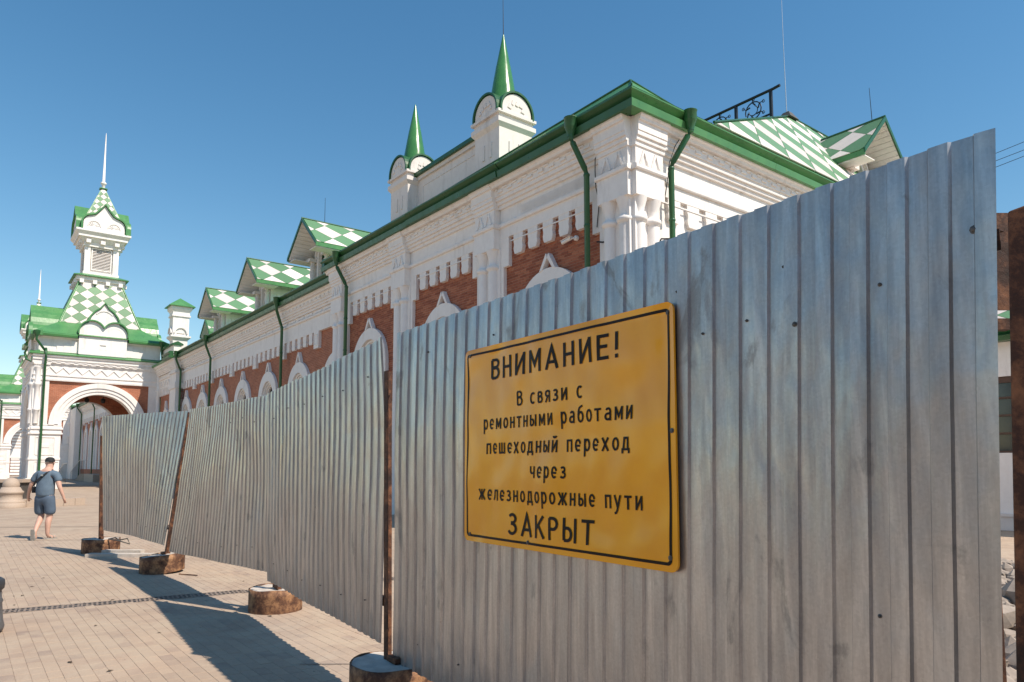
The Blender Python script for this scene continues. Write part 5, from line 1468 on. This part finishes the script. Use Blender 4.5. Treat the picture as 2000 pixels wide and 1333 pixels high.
# local axes: x = right in the picture (the man's right side), y = away, z = up
M_sk = mat_simple('skin', (.55, .33, .25), .55, 0, .08, 12, .05)
M_ts = mat_simple('slate_cotton', (.105, .15, .20), .9, 0, .12, 10, .5)
M_sh = mat_simple('navy_cotton', (.08, .115, .165), .9, 0, .12, 10, .5)
M_bl = mat_simple('black_cloth', (.015, .015, .017), .8)
V = []; Ed = []; Rd = []
def vtx(p, r, par=None):
    V.append(p); Rd.append(r)
    if par is not None: Ed.append((par, len(V)-1))
    return len(V)-1
pel = vtx((0, 0, .96), (.155, .13)); wa = vtx((0, .0, 1.12), (.17, .145), pel); chs = vtx((0, .02, 1.34), (.175, .135), wa); shd = vtx((0, .03, 1.46), (.12, .095), chs)
nk = vtx((.01, .05, 1.55), .068, shd); hd0 = vtx((.015, .08, 1.62), (.078, .085), nk); hd1 = vtx((.015, .09, 1.69), (.083, .098), hd0); hd2 = vtx((.015, .085, 1.755), (.068, .08), hd1)
for s_ in (-1, 1):
    sh_ = vtx((s_*.21, .03, 1.43), .072, shd)
    if s_ < 0:
        el = vtx((-.345, .02, 1.17), .049, sh_); wr = vtx((-.44, .10, .97), .032, el); hn = vtx((-.455, .12, .90), (.034, .022), wr)
        fb_ = (-.455, .12, .90)
    else:
        el = vtx((.31, .0, 1.16), .05, sh_); wr = vtx((.375, .06, .93), .032, el); hn = vtx((.385, .08, .86), (.034, .022), wr)
        fb_ = (.385, .08, .86)
    for i, (dx, dy, l) in enumerate(((-.025, .022, .062), (-.008, .026, .070), (.010, .024, .066), (.026, .016, .052))):
        f1_ = vtx((fb_[0]+dx*.9, fb_[1]+dy, fb_[2]-l*.6), .0095, hn); vtx((fb_[0]+dx*.9+.0, fb_[1]+dy+.022, fb_[2]-l*1.15), .008, f1_)
    t_ = vtx((fb_[0]-s_*.035, fb_[1]+.03, fb_[2]-.01), .011, hn); vtx((fb_[0]-s_*.040, fb_[1]+.055, fb_[2]-.045), .009, t_)
# right leg (picture right): standing; left leg lifted behind with the sole showing
h1 = vtx((.095, 0, .90), .105, pel); k1 = vtx((.10, .05, .50), .066, h1); c1 = vtx((.098, .0, .36), .066, k1); a1 = vtx((.10, .0, .09), .038, c1); q1 = vtx((.115, .10, .045), (.042, .032), a1); vtx((.15, .20, .035), (.036, .022), q1)
h2 = vtx((-.095, 0, .90), .105, pel); k2 = vtx((-.11, .08, .50), .066, h2); c2 = vtx((-.06, -.06, .40), .066, k2); a2 = vtx((-.0, -.27, .20), .040, c2); q2 = vtx((-.0, -.27, .12), (.04, .036), a2); vtx((.0, -.235, .03), (.04, .026), q2)
skin_obj('body', V, Ed, Rd, M_sk, man)
# face details and ears
m = MB()
for s_ in (-1, 1): m.tube([(.015+s_*.088, .085, 1.655), (.015+s_*.098, .075, 1.68), (.015+s_*.09, .085, 1.705)], [.010, .016, .010], 6)
m.tube([(.015, .185, 1.665), (.015, .20, 1.675)], [.016, .008], 6); m.build('ear', M_sk, man)
V = []; Ed = []; Rd = []
b00 = vtx((0, 0, .90), (.20, .175)); b0 = vtx((0, 0, 1.02), (.20, .178), b00); b1 = vtx((0, -.005, 1.12), (.205, .18), b0); b2 = vtx((0, .01, 1.32), (.20, .155), b1); b3 = vtx((0, .03, 1.455), (.13, .10), b2)
for s_ in (-1, 1): x = vtx((s_*.215, .03, 1.425), .092, b3); vtx((s_*(.30 if s_ < 0 else .285), .02, 1.25), .082, x)
skin_obj('t_shirt', V, Ed, Rd, M_ts, man)
V = []; Ed = []; Rd = []
bt = vtx((0, 0, 1.05), (.16, .14)); b0 = vtx((0, 0, .95), (.178, .158), bt)
for s_, kx in ((-1, -.125), (1, .11)): x = vtx((s_*.10, 0, .85), .128, b0); y = vtx((kx, .03 if s_ > 0 else .05, .66), .122, x); vtx((kx, .04 if s_ > 0 else .07, .52), .118, y)
skin_obj('shorts', V, Ed, Rd, M_sh, man)
m = MB(); m.lathe(.015, .078, [(.095, 1.695), (.098, 1.72), (.094, 1.76), (.075, 1.795), (.04, 1.812), (.01, 1.815)], 20)
m.box(-.06, .09, .15, .25, 1.69, 1.70); m.build('cap', M_bl, man)
m = MB(); m.box(-.02, .05, -.022, -.016, 1.70, 1.708); m.build('cap_strap', M_st, man)
m = MB()
pts = [(.13, .02, 1.535), (.08, -.10, 1.47), (.0, -.155, 1.38), (-.10, -.165, 1.28), (-.18, -.12, 1.19), (-.215, -.03, 1.13)]
for i in range(len(pts)-1):
    a, b_ = Vector(pts[i]), Vector(pts[i+1]); d = (b_-a).normalized(); n = Vector((-d.z, 0, d.x))*.020; t = Vector((0, -.008, 0))
    a = a - d*.004; m.hexa([tuple(a-n), tuple(b_-n), tuple(b_-n+t), tuple(a-n+t), tuple(a+n), tuple(b_+n), tuple(b_+n+t), tuple(a+n+t)])
m.box(-.27, -.20, -.05, .12, 1.02, 1.16); m.build('shoulder_strap', M_bl, man)
m = MB(); m.box(-.01, .04, -.178, -.168, 1.395, 1.43); m.build('strap_buckle', M_st, man)
M_so = mat_simple('grey_sole', (.30, .28, .25), .8)
def sole(T, name):
    m = MB(T); pts = [(-.035, -.02), (.035, -.02), (.045, .05), (.040, .12), (.052, .19), (.045, .25), (.0, .28), (-.045, .25), (-.052, .19), (-.040, .12), (-.045, .05)]
    m.prism(pts, 0, .022); return m.build(name, M_so, man)
sole(lambda u, v, z: (.0+u, -.335-v+(z)*.10, .225-z*.84), 'sandal').name
sole(lambda u, v, z: (.105+u+z*.18, -.045+z, .0+v), 'sandal')
m = MB(); m.tube([(.075, .12, .03), (.12, .135, .088), (.175, .13, .03)], .012, 6); m.tube([(.065, .06, .03), (.11, .05, .105), (.155, .06, .03)], .010, 6); m.build('sandal_strap', M_so, man)
